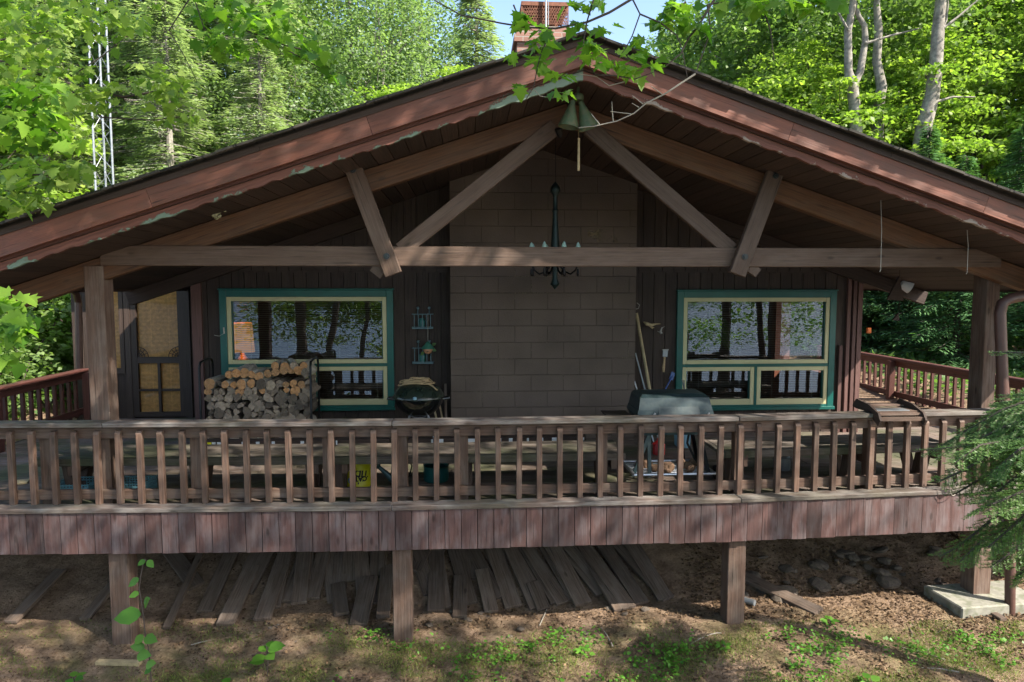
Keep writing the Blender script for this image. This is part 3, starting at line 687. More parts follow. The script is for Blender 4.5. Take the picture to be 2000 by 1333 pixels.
for (x, y) in ((745, 527), (1462, 527)):
    b = MB(); p = P(x, y, YT + .0); b.bar(p + Vector((-.07 if x < 1000 else .07, 0, .03)), p + Vector((.02, 0, -.04)), .05, .1, (0, 0, 1)); b.build('brace_foot', 'beam', cabin)
# porch posts
def vpost(px, pyref, y, wdt, z0, z1, nm, mt, par, dep=None):
    x = P(px, pyref, y).x; b = MB(); b.box(x - wdt / 2, x + wdt / 2, y, y + (dep or wdt), z0, z1, ax='z'); return b.build(nm, mt, par, bevel=.006)
vpost(189, 675, 6.19, .165, 0, ztb0 - .001, 'porch_post', 'post', cabin)
vpost(1935, 675, 6.30, .135, 0, zs(5.0) - .02, 'porch_post', 'post', cabin, .19)

# downspouts
b = MB(); z_ = P(115, 540, 7.3); 
b.tube([P(108, 530, 7.3), P(118, 548, 7.3), P(148, 572, 8.0), P(153, 590, 8.2), P(155, 720, 8.2)], .038, 8); b.build('downspout', 'pipe', cabin, True)
b = MB()
b.tube([P(2060, 545, 6.05), P(2040, 560, 6.05), P(2000, 578, 6.05), P(1972, 584, 6.05), P(1958, 593, 6.05), P(1953, 612, 6.05), P(1960, 800, 6.05), P(1958, 1000, 6.05)], .05, 10)
b.tube([P(1958, 980, 6.05), P(1974, 1010, 6.0), P(1972, 1245, 6.0)], .045, 10)
b.build('downspout', 'pipe', cabin, True)
# ---------------------------------------------------------------- deck
RXs = [-5.62, -.68, 2.42, 5.04, 7.1]; RYs = [6.17, 6.0, 6.02, 6.18, 6.36]
def rY(x): return float(np.interp(x, RXs, RYs))
def follow(b, x0, x1, dy, z, wdt, th, tint=None, mi=0):
    xs = [x0] + [x for x in RXs if x0 + .02 < x < x1 - .02] + [x1]
    for a, c in zip(xs[:-1], xs[1:]): b.bar((a, rY(a) + dy, z), (c, rY(c) + dy, z), wdt, th, (0, 0, 1), tint, mi)
deck = thing('deck', 'wraparound wooden deck with weathered reddish skirt boards on square posts', 'deck', (RX, 6, 0))
b = MB(); y = 6.42; 
while y < 13.6:
    if y < YW - .01: segs = [(-5.62, 7.08)]
    elif y < YD: segs = [(-5.62, XL), (XR, 7.08)]
    else: segs = [(XR, 7.08)]
    if 8.3 < y < 8.7: segs = [(-5.62, cx0), (cx1, 7.08)]
    for (a, c) in segs:
        xx = a
        while xx < c - .01:
            xn = min(xx + rnd.uniform(2.6, 4.2), c); xn = c if c - xn < .5 else xn
            b.box(xx, xn - .003, y, y + .135, -.035, rnd.uniform(-.002, .002), ax='x'); xx = xn
    y += .142
for yy in (rY(0) + .1, ):
    for k in range(3): follow(b, -5.62, 7.08, .03 + .142 * k, -.018, .136, .033)
b.build('deck_floor', 'deckfl', deck, bevel=.004)
b = MB(); follow(b, -5.72, 7.2, -.10, .012, .15, .042)
b.build('ledge_board', 'cap', deck, bevel=.006)
b = MB(); x = -5.66
while x < 7.1:
    xe = x + .143; y0 = rY(x) - .145; b.bar((x + .0715, (rY(x) + rY(xe)) / 2 - .145 + rnd.uniform(0, .006), -.372 + rnd.uniform(-.004, .004)), (x + .0715, (rY(x) + rY(xe)) / 2 - .145, -.011), .1385, .022, (0, 1, 0), tint=.5 + rnd.uniform(-.16, .16)); x = xe
b.build('skirt', 'skirt', deck, bevel=.003)
b = MB(); follow(b, -5.62, 7.08, -.10, -.2, .045, .3)
for x in np.arange(-5.4, 7.0, .6): b.box(x, x + .045, rY(x) - .05, YW + .2, -.25, -.04, ax='y')
b.box(-5.6, 7.0, 8.1, 8.2, -.45, -.26)
b.build('joist', 'drip', deck)
b = MB(); b.box(-5.66, -5.64, 6.1, YD, -.37, 0); b.box(7.12, 7.14, 6.3, 13.5, -.37, 0); b.build('side_skirt', 'skirt', deck)
for px, yb in ((241, 1275), (789, 1252), (1427, 1222)):
    x = P(px, 1150, 6.05).x; z = ground(x, 6.05) - .1
    b = MB(); b.box(x - .083, x + .083, rY(x) - .1, rY(x) + .065, z, -.36, ax='z'); b.build('support_post', 'post', deck, bevel=.006)
px4 = P(1910, 1150, 6.25).x
b = MB(); b.box(px4 - .09, px4 + .09, 6.2, 6.38, -1.24, -.03, ax='z'); b.build('support_post', 'post', deck, bevel=.006)
# concrete footing slab
zsl = ground(5.1, 6.3) + .10
slab = one('concrete_slab', 'concrete', lambda b: b.bar((px4 - .42, 6.18, zsl - .07), (px4 + .50, 6.25, zsl - .07), .5, .14, (0, 0, 1)), 'thick weathered concrete slab under the thick post at the far right', 'slab', bevel=.012)
for o in [o for o in deck.children if o.name.startswith('support_post')]: pass
# ---- railings
front = thing('deck_railing', 'long weathered front railing with square balusters along the deck edge', 'railing', (RX, 6, 0))
for a, c in ((-5.66, -3.16), (-3.157, -.68), (-.677, 2.42), (2.423, 5.2), (5.203, 7.15)):
    b = MB(); follow(b, a, c, -.01, .735, .15, .042); b.build('rail_cap', 'cap', front, bevel=.006)
b = MB(); follow(b, -5.6, 7.05, .01, .652, .04, .095); b.build('upper_rail', 'rail', front, bevel=.004)
b = MB(); follow(b, -5.6, 7.05, .01, .105, .04, .085); b.build('lower_rail', 'rail', front, bevel=.004)
xs0 = P(26, 920, 6.1).x; proto = None; x = xs0 - .183 * 7
while x < 7.0:
    if proto is None:
        b = MB(); w_ = .047
        b.bar((0, 0, 0), (0, 0, .62), w_, w_, (0, 1, 0), tint=.5)
        # bevelled head
        q = [(-w_ / 2, -w_ / 2, .62), (w_ / 2, -w_ / 2, .62), (w_ / 2, w_ / 2, .62), (-w_ / 2, w_ / 2, .62)]
        t_ = [(-w_ / 2, -w_ / 2 + .018, .645), (w_ / 2, -w_ / 2 + .018, .645), (w_ / 2, w_ / 2, .65), (-w_ / 2, w_ / 2, .65)]
        for i in range(4):
            j = (i + 1) % 4; b.face([q[i], q[j], t_[j], t_[i]], [(0, 0), (0, .05), (.03, .05), (.03, 0)])
        b.face(t_, [(0, 0), (.05, 0), (.05, .05), (0, .05)])
        variants = []
        for v in range(5):
            o = b.build('baluster', 'rail', front if v == 0 else front, bevel=.003)
            uv = o.data.uv_layers[0].data; arr = np.zeros(len(uv) * 2, dtype=np.float32); uv.foreach_get('uv', arr); arr += v * 3.17; uv.foreach_set('uv', arr)
            tt = np.full(len(o.data.polygons), .5 + (v - 2) * .07, dtype=np.float32); o.data.attributes['tint'].data.foreach_set('value', tt)
            variants.append(o)
        proto = True; used = set()
    v = rnd.randrange(5); src = variants[v]
    if v in used: o = src.copy(); sc.collection.objects.link(o)
    else: o = src; used.add(v)
    o.parent = front; o.matrix_parent_inverse = Matrix.Translation(-front.location)
    o.location = (x, rY(x) - .036, .030 + rnd.uniform(-.004, .004)); o.rotation_euler = (rnd.uniform(-.006, .006), rnd.uniform(-.008, .008), 0)
    x += .1835
for px in (92, 210, 388, 645, 788, 905, 1172, 1436, 1700):
    x = P(px, 920, 6.15).x; b = MB(); b.box(x - .045, x + .045, rY(x) + .035, rY(x) + .125, 0, .7, ax='z'); b.build('rail_post', 'rail', front)
def side_rail(x, y0, y1, label, posts, mt):
    t = thing('deck_railing', label, 'railing', (x, y0, 0))
    b = MB(); b.box(x - .06, x + .06, y0, y1, .705, .75); b.build('rail_cap', mt, t, bevel=.006)
    b = MB(); b.box(x - .02, x + .02, y0, y1, .61, .703); b.build('upper_rail', mt, t)
    b = MB(); b.box(x - .02, x + .02, y0, y1, .10, .19); b.build('lower_rail', mt, t)
    y = y0 + .12; pr = None; sx = -1 if x > 0 else 1
    while y < y1 - .1:
        if pr is None: b = MB(); b.box(-.02, .02, -.02, .02, .06, .70, ax='z'); pr = b.build('baluster', mt, t); o = pr
        else: o = pr.copy(); sc.collection.objects.link(o)
        o.parent = t; o.matrix_parent_inverse = Matrix.Translation(-t.location); o.location = (x - sx * .042, y, 0); y += .165
    for py in posts: b = MB(); b.box(x + sx * .022, x + sx * .112, py - .045, py + .045, 0, .70, ax='z'); b.build('rail_post', mt, t)
side_rail(-5.56, 6.25, 10.2, 'dark red side railing at the left end of the deck', (6.4, 8.2, 10.1), 'siderail')
side_rail(7.08, 6.45, 13.4, 'dark red side railing beyond the right corner of the cabin', (7.0, 8.9, 10.9, 13.2), 'siderail')
# ---- benches
def bench(x0, x1, label, legs):
    t = thing('bench', label, 'bench', ((x0 + x1) / 2, rY((x0 + x1) / 2) + .5, 0))
    b = MB()
    for k in range(4): follow(b, x0, x1, .30 + .145 * k, .345, .135, .035)
    follow(b, x0, x1, .225, .335, .02, .07)
    b.build('seat', 'bench', t, bevel=.005)
    for x in legs:
        y = rY(x); b = MB()
        b.bar((x, y + .42, 0), (x, y + .34, .327), .07, .13, (0, 1, 0)); b.bar((x + .075, y + .22, .27), (x + .075, y + .78, .27), .05, .11, (0, 0, 1)); b.bar((x + .005, y + .55, 0), (x, y + .7, .327), .07, .10, (0, 1, 0))
        b.build('leg', 'post', t)
    return t
def bX(px): return P(px, 900, 6.45).x
bench(bX(75), bX(640), 'long weathered bench behind the left half of the front railing', [bX(x) for x in (135, 385, 610)])
bench(bX(645), bX(1212), 'long weathered bench with a pail and bucket below its left end', [bX(x) for x in (665, 915, 1175)])
bench(bX(1392), bX(1850), 'weathered bench behind the right part of the front railing', [bX(x) for x in (1425, 1660, 1810)])
# ---------------------------------------------------------------- ground, lake, shore
def spaced(a, lo, hi, b, fine, coarse0):
    xs = list(np.arange(lo, hi, fine)); s = fine; x = hi
    while x < b: xs.append(x); s *= 1.18; x += s
    xs.append(b); s = fine; x = lo
    left = []
    while x > a: s *= 1.18; x -= s; left.append(x)
    return sorted(left + xs)
gx = spaced(-150, -7, 9, 150, .07, 0); gy = spaced(-13.5, 1.5, 10, 200, .07, 0)
gy = [y for y in gy if y > -16]
from mathutils import noise as mn
gv = []
for y in gy:
    for x in gx:
        z = ground(x, y)
        if -8 < x < 10 and 1 < y < 11: z += .022 * mn.noise(Vector((x * 5, y * 5, 0))) + .012 * mn.noise(Vector((x * 14, y * 14, 3)))
        else: z += .25 * mn.noise(Vector((x * .3, y * .3, 0))) if (abs(x) > 12 or y > 18) else 0
        gv.append((x, y, z))
nx = len(gx); gf = [(j * nx + i, j * nx + i + 1, (j + 1) * nx + i + 1, (j + 1) * nx + i) for j in range(len(gy) - 1) for i in range(nx - 1)]
me = bpy.data.meshes.new('ground'); me.from_pydata(gv, [], gf); me.materials.append(M['ground']); me.polygons.foreach_set('use_smooth', [True] * len(gf))
go = bpy.data.objects.new('ground', me); sc.collection.objects.link(go); tag(go, kind='structure')
me = bpy.data.meshes.new('lake'); me.from_pydata([(-400, -320, -4.6), (400, -320, -4.6), (400, -11, -4.6), (-400, -11, -4.6)], [], [(0, 1, 2, 3)]); me.materials.append(M['water'])
tag(bpy.data.objects.new('lake', me), kind='structure'); sc.collection.objects.link(bpy.data.objects['lake'])
b = MB(); rs = random.Random(3)
pt = [(x, -300 + 12 * math.sin(x * .03), 10 + 5 * math.sin(x * .021) + 3 * rs.random()) for x in range(-400, 401, 8)]
for p, q in zip(pt[:-1], pt[1:]):
    b.face([(p[0], p[1], -5), (q[0], q[1], -5), q, p]); b.face([p, q, (q[0], q[1] - 60, q[2] + 6), (p[0], p[1] - 60, p[2] + 6)])
tag(b.build('far_shore_hill', 'lf_dark'), kind='structure')
# ---------------------------------------------------------------- leaf meshes
NR = np.random.default_rng(11)
def nz0(x, y): return mn.noise(Vector((x * .5, y * .5, 7))) + .35
KITE = np.array([(0, 0, 0), (.34, .42, .07), (0, 1, 0), (-.34, .42, .07)])
OVAL = np.array([(0, 0, 0), (.22, .12, .04), (.36, .38, .07), (.25, .7, .04), (0, 1, -.05), (-.25, .7, .04), (-.36, .38, .07), (-.22, .12, .04)])
_h = [(.0, 0), (.22, -.06), (.16, .10), (.52, .22), (.34, .36), (.55, .62), (.28, .56), (.22, .72), (0, 1.0)]
MAPLE = np.array([(x, y, .28 * abs(x) - .22 * y * y) for x, y in _h] + [(-x, y, .28 * abs(x) - .22 * y * y) for x, y in _h[-2:0:-1]])
NEEDLE = np.array([(-.05, 0, 0), (.05, 0, 0), (.04, .8, 0), (0, 1, 0), (-.04, .8, 0)])
STRIP = np.array([(-.09, 0, 0), (.09, 0, 0), (.12, .55, .03), (0, 1, 0), (-.12, .55, .03)])
BLADE = np.array([(-.03, 0, 0), (.03, 0, 0), (.022, .6, .06), (0, 1, .16)])
def unit(a): return a / np.maximum(np.linalg.norm(a, axis=1, keepdims=True), 1e-9)
def leaves(name, mat, pos, tip, nrm, size, shape, tint, parent=None):
    pos = np.asarray(pos, float); n = len(pos); k = len(shape)
    tip = unit(np.asarray(tip, float)); nrm = np.asarray(nrm, float); side = unit(np.cross(tip, nrm)); nrm = np.cross(side, tip)
    size = np.broadcast_to(np.asarray(size, float), (n,))
    v = pos[:, None, :] + size[:, None, None] * (shape[None, :, 0:1] * side[:, None, :] + shape[None, :, 1:2] * tip[:, None, :] + shape[None, :, 2:3] * nrm[:, None, :])
    me = bpy.data.meshes.new(name); me.vertices.add(n * k); me.vertices.foreach_set('co', v.astype(np.float32).ravel())
    me.loops.add(n * k); me.loops.foreach_set('vertex_index', np.arange(n * k, dtype=np.int32))
    me.polygons.add(n); me.polygons.foreach_set('loop_start', np.arange(0, n * k, k, dtype=np.int32))
    at = me.attributes.new('tint', 'FLOAT', 'FACE'); at.data.foreach_set('value', np.clip(tint, 0, 1).astype(np.float32))
    me.materials.append(M[mat]); me.update(calc_edges=True)
    o = bpy.data.objects.new(name, me); sc.collection.objects.link(o)
    if parent: o.parent = parent; o.matrix_parent_inverse = Matrix.Translation(-parent.location)
    return o
def crown_pts(ncl, per, z0, z1, rx, csz=.8, flat=.35, shell=.55, prof=None, seed=1):
    r = np.random.default_rng(seed)
    c = []
    while len(c) < ncl:
        p = r.uniform(-1, 1, 3); d = math.sqrt((p ** 2).sum())
        if d > 1 or d < shell * r.random() ** .3: continue
        h = (p[2] + 1) / 2; f = prof(h) if prof else 1
        c.append((p[0] * rx * f, p[1] * rx * f, z0 + (z1 - z0) * h))
    c = np.array(c); s = r.uniform(.6, 1.35, ncl) * csz
    u = unit(r.normal(size=(ncl, per, 3)).reshape(-1, 3)).reshape(ncl, per, 3) * (r.random((ncl, per, 1)) ** .45)
    o = u * s[:, None, None]; o[:, :, 2] *= flat; o[:, :, 2] -= .18 * (o[:, :, 0] ** 2 + o[:, :, 1] ** 2) / s[:, None]
    pos = (c[:, None, :] + o).reshape(-1, 3); n = len(pos)
    tip = r.normal(size=(n, 3)); tip[:, 2] = tip[:, 2] * .35 - .35
    nr = r.normal(size=(n, 3)) * .55; nr[:, 2] += 1
    tint = np.repeat(r.uniform(.1, .9, ncl), per) * .6 + r.uniform(0, .45, n)
    return c, pos, tip, nr, tint
def limb(b, a, c, r0, r1, n=6, jit=.12, seed=0, sides=7):
    q = random.Random(seed); a = Vector(a); c = Vector(c); pts = []
    for i in range(n + 1):
        t = i / n; p = a.lerp(c, t); w_ = (c - a).length * jit * math.sin(t * math.pi) if 0 < i < n else 0
        pts.append(p + Vector((q.uniform(-w_, w_), q.uniform(-w_, w_), q.uniform(-w_, w_) * .5)))
    b.tube(pts, [r0 + (r1 - r0) * (i / n) for i in range(n + 1)], sides)
    return pts
def broadleaf(seed, label, H, zc0, rx, ncl, per, size, mat, bark, group, csz=.9, flat=.35, shape=KITE, tr=.18, name='broadleaf_tree', prof=None, lean=0, shell=.5):
    t = thing(name, label, 'tree', (0, 0, 0), group)
    c, pos, tip, nr, tint = crown_pts(ncl, per, zc0, H, rx, csz, flat, shell, prof, seed)
    leaves('crown', mat, pos, tip, nr, NR.uniform(.7, 1.25, len(pos)) * size, shape, tint, t)
    b = MB(); top = (lean, 0, H * .9); sp = limb(b, (0, 0, -.4), top, tr, tr * .15, 9, .02, seed, 9)
    q = random.Random(seed)
    for i in range(0, ncl, max(1, ncl // 42)):
        cc = Vector(c[i]); h = max(zc0 * .6, cc.z - (cc.xy.length) * .7 - .3); k = min(8, max(1, int(h / (H * .9) * 9))); limb(b, sp[k], cc, tr * .28 * (1 - k / 12), .012, 4, .1, seed + i, 5)
    b.build('trunk', bark, t, True)
    return t
def conifer(seed, label, H, z0, rx, nb, ntw, size, mat, group, name='fir_tree', bark='barkdark', droop=.25, tw=.13, shape=STRIP, dead=0):
    t = thing(name, label, 'tree', (0, 0, 0), group); r = random.Random(seed)
    b = MB(); b.tube([(0, 0, -.4), (0.03, 0, H * .5), (0, 0.02, H)], [tr_ for tr_ in (.02 * H * .8, .012 * H * .8, .01)], 8)
    P_, T_, N_, S_, C_ = [], [], [], [], []
    for i in range(nb):
        h = (i + r.random()) / nb; z = z0 + (H - z0) * h; L = rx * (1 - h) ** .8 * r.uniform(.5, 1.3) + .15; a = r.uniform(0, 2 * math.pi) ; dx, dy = math.cos(a), math.sin(a)
        pts = []
        for k in range(6):
            s = k / 5 * L; pts.append(Vector((dx * s, dy * s, z - droop * s * (1 - .35 * s / L) + .05 * math.sin(k))))
        b.tube(pts, [.02 * (1 - k / 6) + .004 for k in range(6)], 4, cap=False)
        ct = r.uniform(.1, .9)
        if r.random() < dead: 
            for q in range(4):
                s = r.uniform(.3, 1); p = pts[min(4, int(s * 5))]; b.tube([p, p + Vector((r.uniform(-.4, .4), r.uniform(-.4, .4), r.uniform(-.3, .1)))], [.006, .002], 3, cap=False)
            continue
        nt_ = int(ntw * (L / rx + .25))
        for q in range(nt_):
            s = r.uniform(.12, 1.0); f = s * 5; k = min(4, int(f)); p = pts[k].lerp(pts[k + 1], f - k); wd = .34 * L * (1.05 - s) + .08
            sg = r.choice((-1, 1)); o = r.random() * wd
            p = p + Vector((-dy * sg * o + dx * o * .5, dx * sg * o + dy * o * .5, -.22 * o + r.uniform(-.22, .10) * (1 + dead)))
            P_.append(p); T_.append((dx * .8 - dy * sg * .8 + r.uniform(-.3, .3), dy * .8 + dx * sg * .8 + r.uniform(-.3, .3), -.25 + r.uniform(-.25, .2))); N_.append((r.uniform(-.4, .4), r.uniform(-.4, .4), 1)); S_.append(size * r.uniform(.6, 1.3)); C_.append(ct * .5 + r.random() * .5)
    b.build('trunk', bark, t, True)
    leaves('crown', mat, [tuple(p) for p in P_], T_, N_, S_, shape, np.array(C_), t)
    return t
def put(o, x, y, s=1, rz=None, label=None, z=None, orig=False):
    zz = (ground(x, y) if z is None else z); rz = rnd.uniform(0, 6.28) if rz is None else rz
    if orig: o.location = (x, y, zz); o.rotation_euler = (0, 0, rz); o.scale = (s if hasattr(s, '__len__') else (s,) * 3); [setattr(ch, 'matrix_parent_inverse', Matrix.Identity(4)) for ch in o.children]; return o
    return dup(o, (x, y, zz), (0, 0, rz), s, label)
egg = lambda h: .55 + .75 * math.sin(min(1, max(0, h)) * math.pi * .85 + .25) * .8
G_BG = 'trees of the wood behind the cabin'
L1 = 'tall bright green broadleaf tree in the wood behind the cabin roof'
L2 = 'tall grey-green poplar in the wood behind the cabin roof'
L3 = 'dull pale green old spruce with bare lower twigs behind the roof slope'
L4 = 'dark green fir with drooping boughs in the wood beyond the side railing'
L5 = 'low yellow-green young maple growing in layers behind the roof slope'
L6 = 'dark leafy broadleaf tree deep in the wood behind the cabin'
mapleA = broadleaf(1, L1, 15, 2.5, 4.3, 300, 105, .19, 'lf_maple', 'barkgrey', G_BG, 1.0, .38, prof=egg)
poplar = broadleaf(2, L2, 15.5, 2.5, 3.3, 270, 95, .145, 'lf_pop', 'barkgrey', G_BG, .85, .6, prof=egg)
young = broadleaf(3, L5, 10, .8, 3.2, 190, 130, .17, 'lf_yel', 'barkdark', G_BG, .95, .16, prof=egg, tr=.09)
darkt = broadleaf(4, L6, 15, .8, 4.6, 280, 120, .22, 'lf_dark', 'barkdark', G_BG, 1.1, .4, prof=egg)
spruce = conifer(5, L3, 15, .5, 2.9, 340, 95, .25, 'ndl_old', G_BG, 'spruce_tree', 'barkgrey', .22, dead=.22)
fir = conifer(6, L4, 9.5, .1, 2.7, 230, 95, .25, 'ndl_bg', G_BG, 'fir_tree', 'barkdark', .18)
def row(src, lst, first=True):
    for i, (x, y, s) in enumerate(lst):
        if i == 0: put(src, x, y, s, orig=True)
        else: put(src, x, y, s)
row(mapleA, [(9.8, 24, .85), (12.5, 22, .95), (17.5, 24, 1.0), (-16, 24, .95), (13, 35, 1.0), (16, 33, 1.1), (22, 30, 1.1), (-5, 33, .93), (24, 20, .95), (19, 17, .85), (-23, 20, 1.0), (29, 26, 1.0)])
row(poplar, [(-6.8, 23, .82), (-9.6, 25, .95), (-12.5, 24, .95), (-3.0, 24, .80), (-4.2, 25, .93), (-7.6, 27, 1.0), (-1.6, 28, .84), (-10, 34, 1.1), (26, 35, 1.1), (-20, 34, 1.1), (-14.5, 33, .9), (-7.5, 37, .95)])
row(young, [(-12.2, 15.5, 1.0), (-1.9, 21, .76), (-.2, 21.5, .82), (-15.5, 17.5, 1.1), (9.5, 19.5, .82), (-18, 14, 1.0), (7.8, 21, .66), (12.5, 18.5, .8), (15.5, 20, .95)])
row(darkt, [(-19, 28, 1.0), (13, 40, 1.0), (20, 42, 1.1), (-19, 42, 1.0), (28, 42, 1.2), (32, 32, 1.0), (-27, 30, 1.1), (-24, 42, 1.1)])
row(spruce, [(-5.4, 18.5, .6), (-7.4, 17.8, .62), (-10.2, 17.4, .66), (-8.6, 20, .88), (-6.2, 21.5, .86), (-11, 22.5, 1.0), (.3, 24, .83), (-13.2, 19, .7), (-8.9, 23.5, .95)])
row(fir, [(9.4, 12.6, .42), (10.6, 11.4, .36), (11.6, 13.6, .5), (12.4, 11.2, .4), (9.9, 14.4, .5), (12.0, 9.4, .34), (10.8, 9.6, .26), (8.9, 15.4, .5), (10.4, 16.5, .48), (12.8, 15.4, .5), (15.2, 17.5, .55), (9.0, 19.5, .5), (18.5, 15.5, .6), (-9.6, 13.6, .42), (11.3, 19.0, .5), (21, 19, .6), (14.6, 13.4, .5), (-12.6, 17.5, .65)])
shrub = broadleaf(9, 'bushy green undergrowth shrub on the slope beside the cabin', 2.2, .1, 1.3, 60, 75, .11, 'lf_maple', 'twig', 'shrubs of the undergrowth', .5, .45, tr=.02, name='shrub', shape=OVAL)
row(shrub, [(-7.6, 11, 1.0), (-8.2, 12.5, 1.2), (-9.5, 11.5, 1.1), (-7.2, 13.2, 1.2), (-6.8, 9.6, .7), (-8.6, 9.6, .9), (-10.6, 13, 1.3), (-7.0, 7.8, .7), (-12, 11.6, 1.3), (-8.6, 8.0, .7), (10.2, 15.5, .8)])
# pale trunks standing beyond the right roof slope
def trunk_tree(label, paths, Y, radii, bark='barkgrey', crown=None, name='broadleaf_tree', cat='tree', twigs=(), group=None):
    base = P(paths[0][0][0], paths[0][0][1], Y); t = thing(name, label, cat, (base.x, Y, ground(base.x, Y)), group); b = MB()
    g = ground(base.x, Y) - .3
    for i, (pp, rr) in enumerate(zip(paths, radii)):
        pts = [P(x, y, Y + .02 * i) for x, y in pp]
        if i == 0: pts = [Vector((pts[0].x, Y, g))] + pts; rr = [rr[0] * 1.25] + list(rr)
        b.tube(pts, rr, 10)
    for pp in twigs: b.tube([P(x, y, Y - .1) for x, y in pp], [.03 * (1 - k / len(pp)) + .008 for k in range(len(pp))], 5)
    b.build('trunk', bark, t, True)
    if crown:
        for (x, y, n, s) in crown:
            c = P(x, y, Y); q = NR.normal(size=(n, 3)) * np.array((s, s, s * .4)) + np.array(c); tp = NR.normal(size=(n, 3)); tp[:, 2] -= .5; nn = NR.normal(size=(n, 3)) * .5 + np.array((0, 0, 1))
            leaves('crown', 'lf_maple', q, tp, nn, NR.uniform(.1, .18, n), KITE, NR.uniform(.2, 1, n), t)
    return t
trunk_tree('pale grey forked tree trunk rising behind the right roof slope', [[(1673, 268), (1668, 200), (1664, 165), (1657, 140), (1656, 60), (1666, 8), (1664, -60)], [(1665, 172), (1680, 140), (1690, 80), (1688, 50), (1676, 30), (1668, 0)]], 17.5, [[.15, .14, .14, .10, .09, .08, .05], [.10, .09, .08, .07, .06, .05]], crown=[(1670, -60, 900, 1.3)], twigs=[[(1690, 85), (1740, 70), (1800, 55)], [(1657, 60), (1640, 30), (1632, 10)]])
trunk_tree('slim lichen-spotted trunk just beside the pale forked trunk', [[(1712, 275), (1716, 200), (1722, 170), (1712, 120), (1716, 60), (1712, 10), (1716, -50)]], 18, [[.17, .15, .13, .11, .10, .08, .05]], crown=[(1716, -60, 700, 1.2)], twigs=[[(1722, 195), (1745, 185), (1756, 180)]])
trunk_tree('thick pale leaning trunk farthest right behind the roof slope', [[(1796, 310), (1806, 240), (1820, 190), (1828, 130), (1832, 60), (1838, 0), (1845, -60)]], 17, [[.21, .19, .17, .155, .145, .13, .1]], crown=[(1850, -70, 900, 1.4)], twigs=[[(1826, 200), (1860, 190), (1905, 190)], [(1836, 60), (1875, 30), (1910, 0)], [(1834, 70), (1848, 40), (1852, 0)]])
trunk_tree('bare grey trunk with dead twigs beyond the left railing', [[(118, 735), (116, 640), (110, 560), (104, 500)]], 14, [[.13, .12, .11, .09]], twigs=[[(112, 600), (70, 560), (40, 570)], [(114, 620), (80, 640), (60, 690)], [(112, 560), (80, 540), (60, 550)], [(116, 650), (60, 660), (30, 700)], [(116, 640), (90, 600), (50, 610)], [(110, 570), (60, 600), (30, 640)], [(116, 680), (80, 700), (70, 730)]])
trunk_tree('thin bare trunk rising from the firs beyond the right railing', [[(1765, 700), (1768, 600), (1772, 540)]], 16, [[.13, .12, .1]])
# trees in front of the cabin, behind the camera: they shade it and show in the windows
G_SH = 'trees on the lake side of the cabin'
def shade_tree(x, y, H, label, disks, lean=(0, 0), tr=.2, mat='lf_maple', size=.13, seed=1, trunk=True, name='broadleaf_tree'):
    t = thing(name, label, 'tree', (x, y, ground(x, y)), G_SH); b = MB(); top = Vector((x + lean[0], y + lean[1], H)); g = ground(x, y) - .3
    sp = limb(b, (x, y, g), top, tr, tr * .3, 8, .025, seed, 9)
    P_ = []; T_ = []; r = np.random.default_rng(seed)
    for (cx_, cy_, cz_, rx_, ry_, rz_, n) in disks:
        ncl = max(3, n // 60); cc = unit(r.normal(size=(ncl, 3))) * (r.random((ncl, 1)) ** .5) * np.array((rx_, ry_, rz_)) + np.array((cx_, cy_, cz_))
        q = np.repeat(cc, 60, axis=0) + r.normal(size=(ncl * 60, 3)) * np.array((.38, .38, .12)); P_.append(q); T_.append(np.repeat(r.uniform(0, .7, ncl), 60) + r.random(ncl * 60) * .3)
        for k in range(0, ncl if cz_ > 4 else 0, 5): limb(b, sp[min(7, max(2, int(8 * (cz_ - g) / (H - g)) - 1))], cc[k], tr * .25, .012, 4, .08, seed + k, 5)
    q = np.concatenate(P_); n = len(q); tp = r.normal(size=(n, 3)); tp[:, 2] = tp[:, 2] * .3 - .3; nn = r.normal(size=(n, 3)) * .5 + np.array((0, 0, 1))
    leaves('crown', mat, q, tp, nn, r.uniform(.7, 1.3, n) * size, KITE, np.concatenate(T_), t); b.build('trunk', 'barkdark', t, True); return t
shade_tree(6.5, -3.5, 9.5, 'big maple shading the front of the cabin', [(3.5, 1.6, 8.3, 4.2, 3.2, .9, 5800), (7.5, .6, 8.6, 3.6, 3.2, .9, 3700), (10.3, 0.2, 8.2, 2.2, 3.0, .8, 700), (6, -3, 9.2, 5, 3, 1, 2200)], (-.5, 2), .24, seed=21)
shade_tree(1.0, -5.2, 10.5, 'tall maple on the lake side of the cabin', [(0, 1, 9.2, 3.6, 2.6, .9, 3200), (1, -3, 9, 4, 3, 1.2, 2000)], (.5, 2.5), .2, seed=22)
shade_tree(-5.4, -4.6, 9, 'dark trunk with hanging boughs in front of the left window', [(-5.5, -6.5, 1.5, 2.5, 1.0, 1.8, 5200), (-6, -3, 7, 4, 2, 2, 3500)], (.3, .5), .24, mat='lf_yel', seed=23)
shade_tree(-4.35, -4.9, 9, 'second dark trunk in front of the left window', [(-4.4, -7, 1.8, 2.2, 1, 1.8, 3600), (-3, -5, 7, 3, 2, 2, 3000)], (.2, .2), .14, mat='lf_yel', seed=24)
shade_tree(-3.6, -5.5, 8, 'slender leaning trunk in front of the left window', [(-2.2, -7, 1.2, 2.2, 1, 1.8, 5200), (-2.5, -6, 6, 3, 2, 2, 2500)], (.9, 0), .12, mat='lf_yel', seed=25)
shade_tree(-8.5, -6, 8, 'leafy tree down the bank in front of the left wall', [(-8, -7, 1.5, 2.0, 1.5, 1.8, 1500), (-8, -6, 6, 3, 2, 2, 2500)], (.2, 0), .16, mat='lf_yel', seed=26)
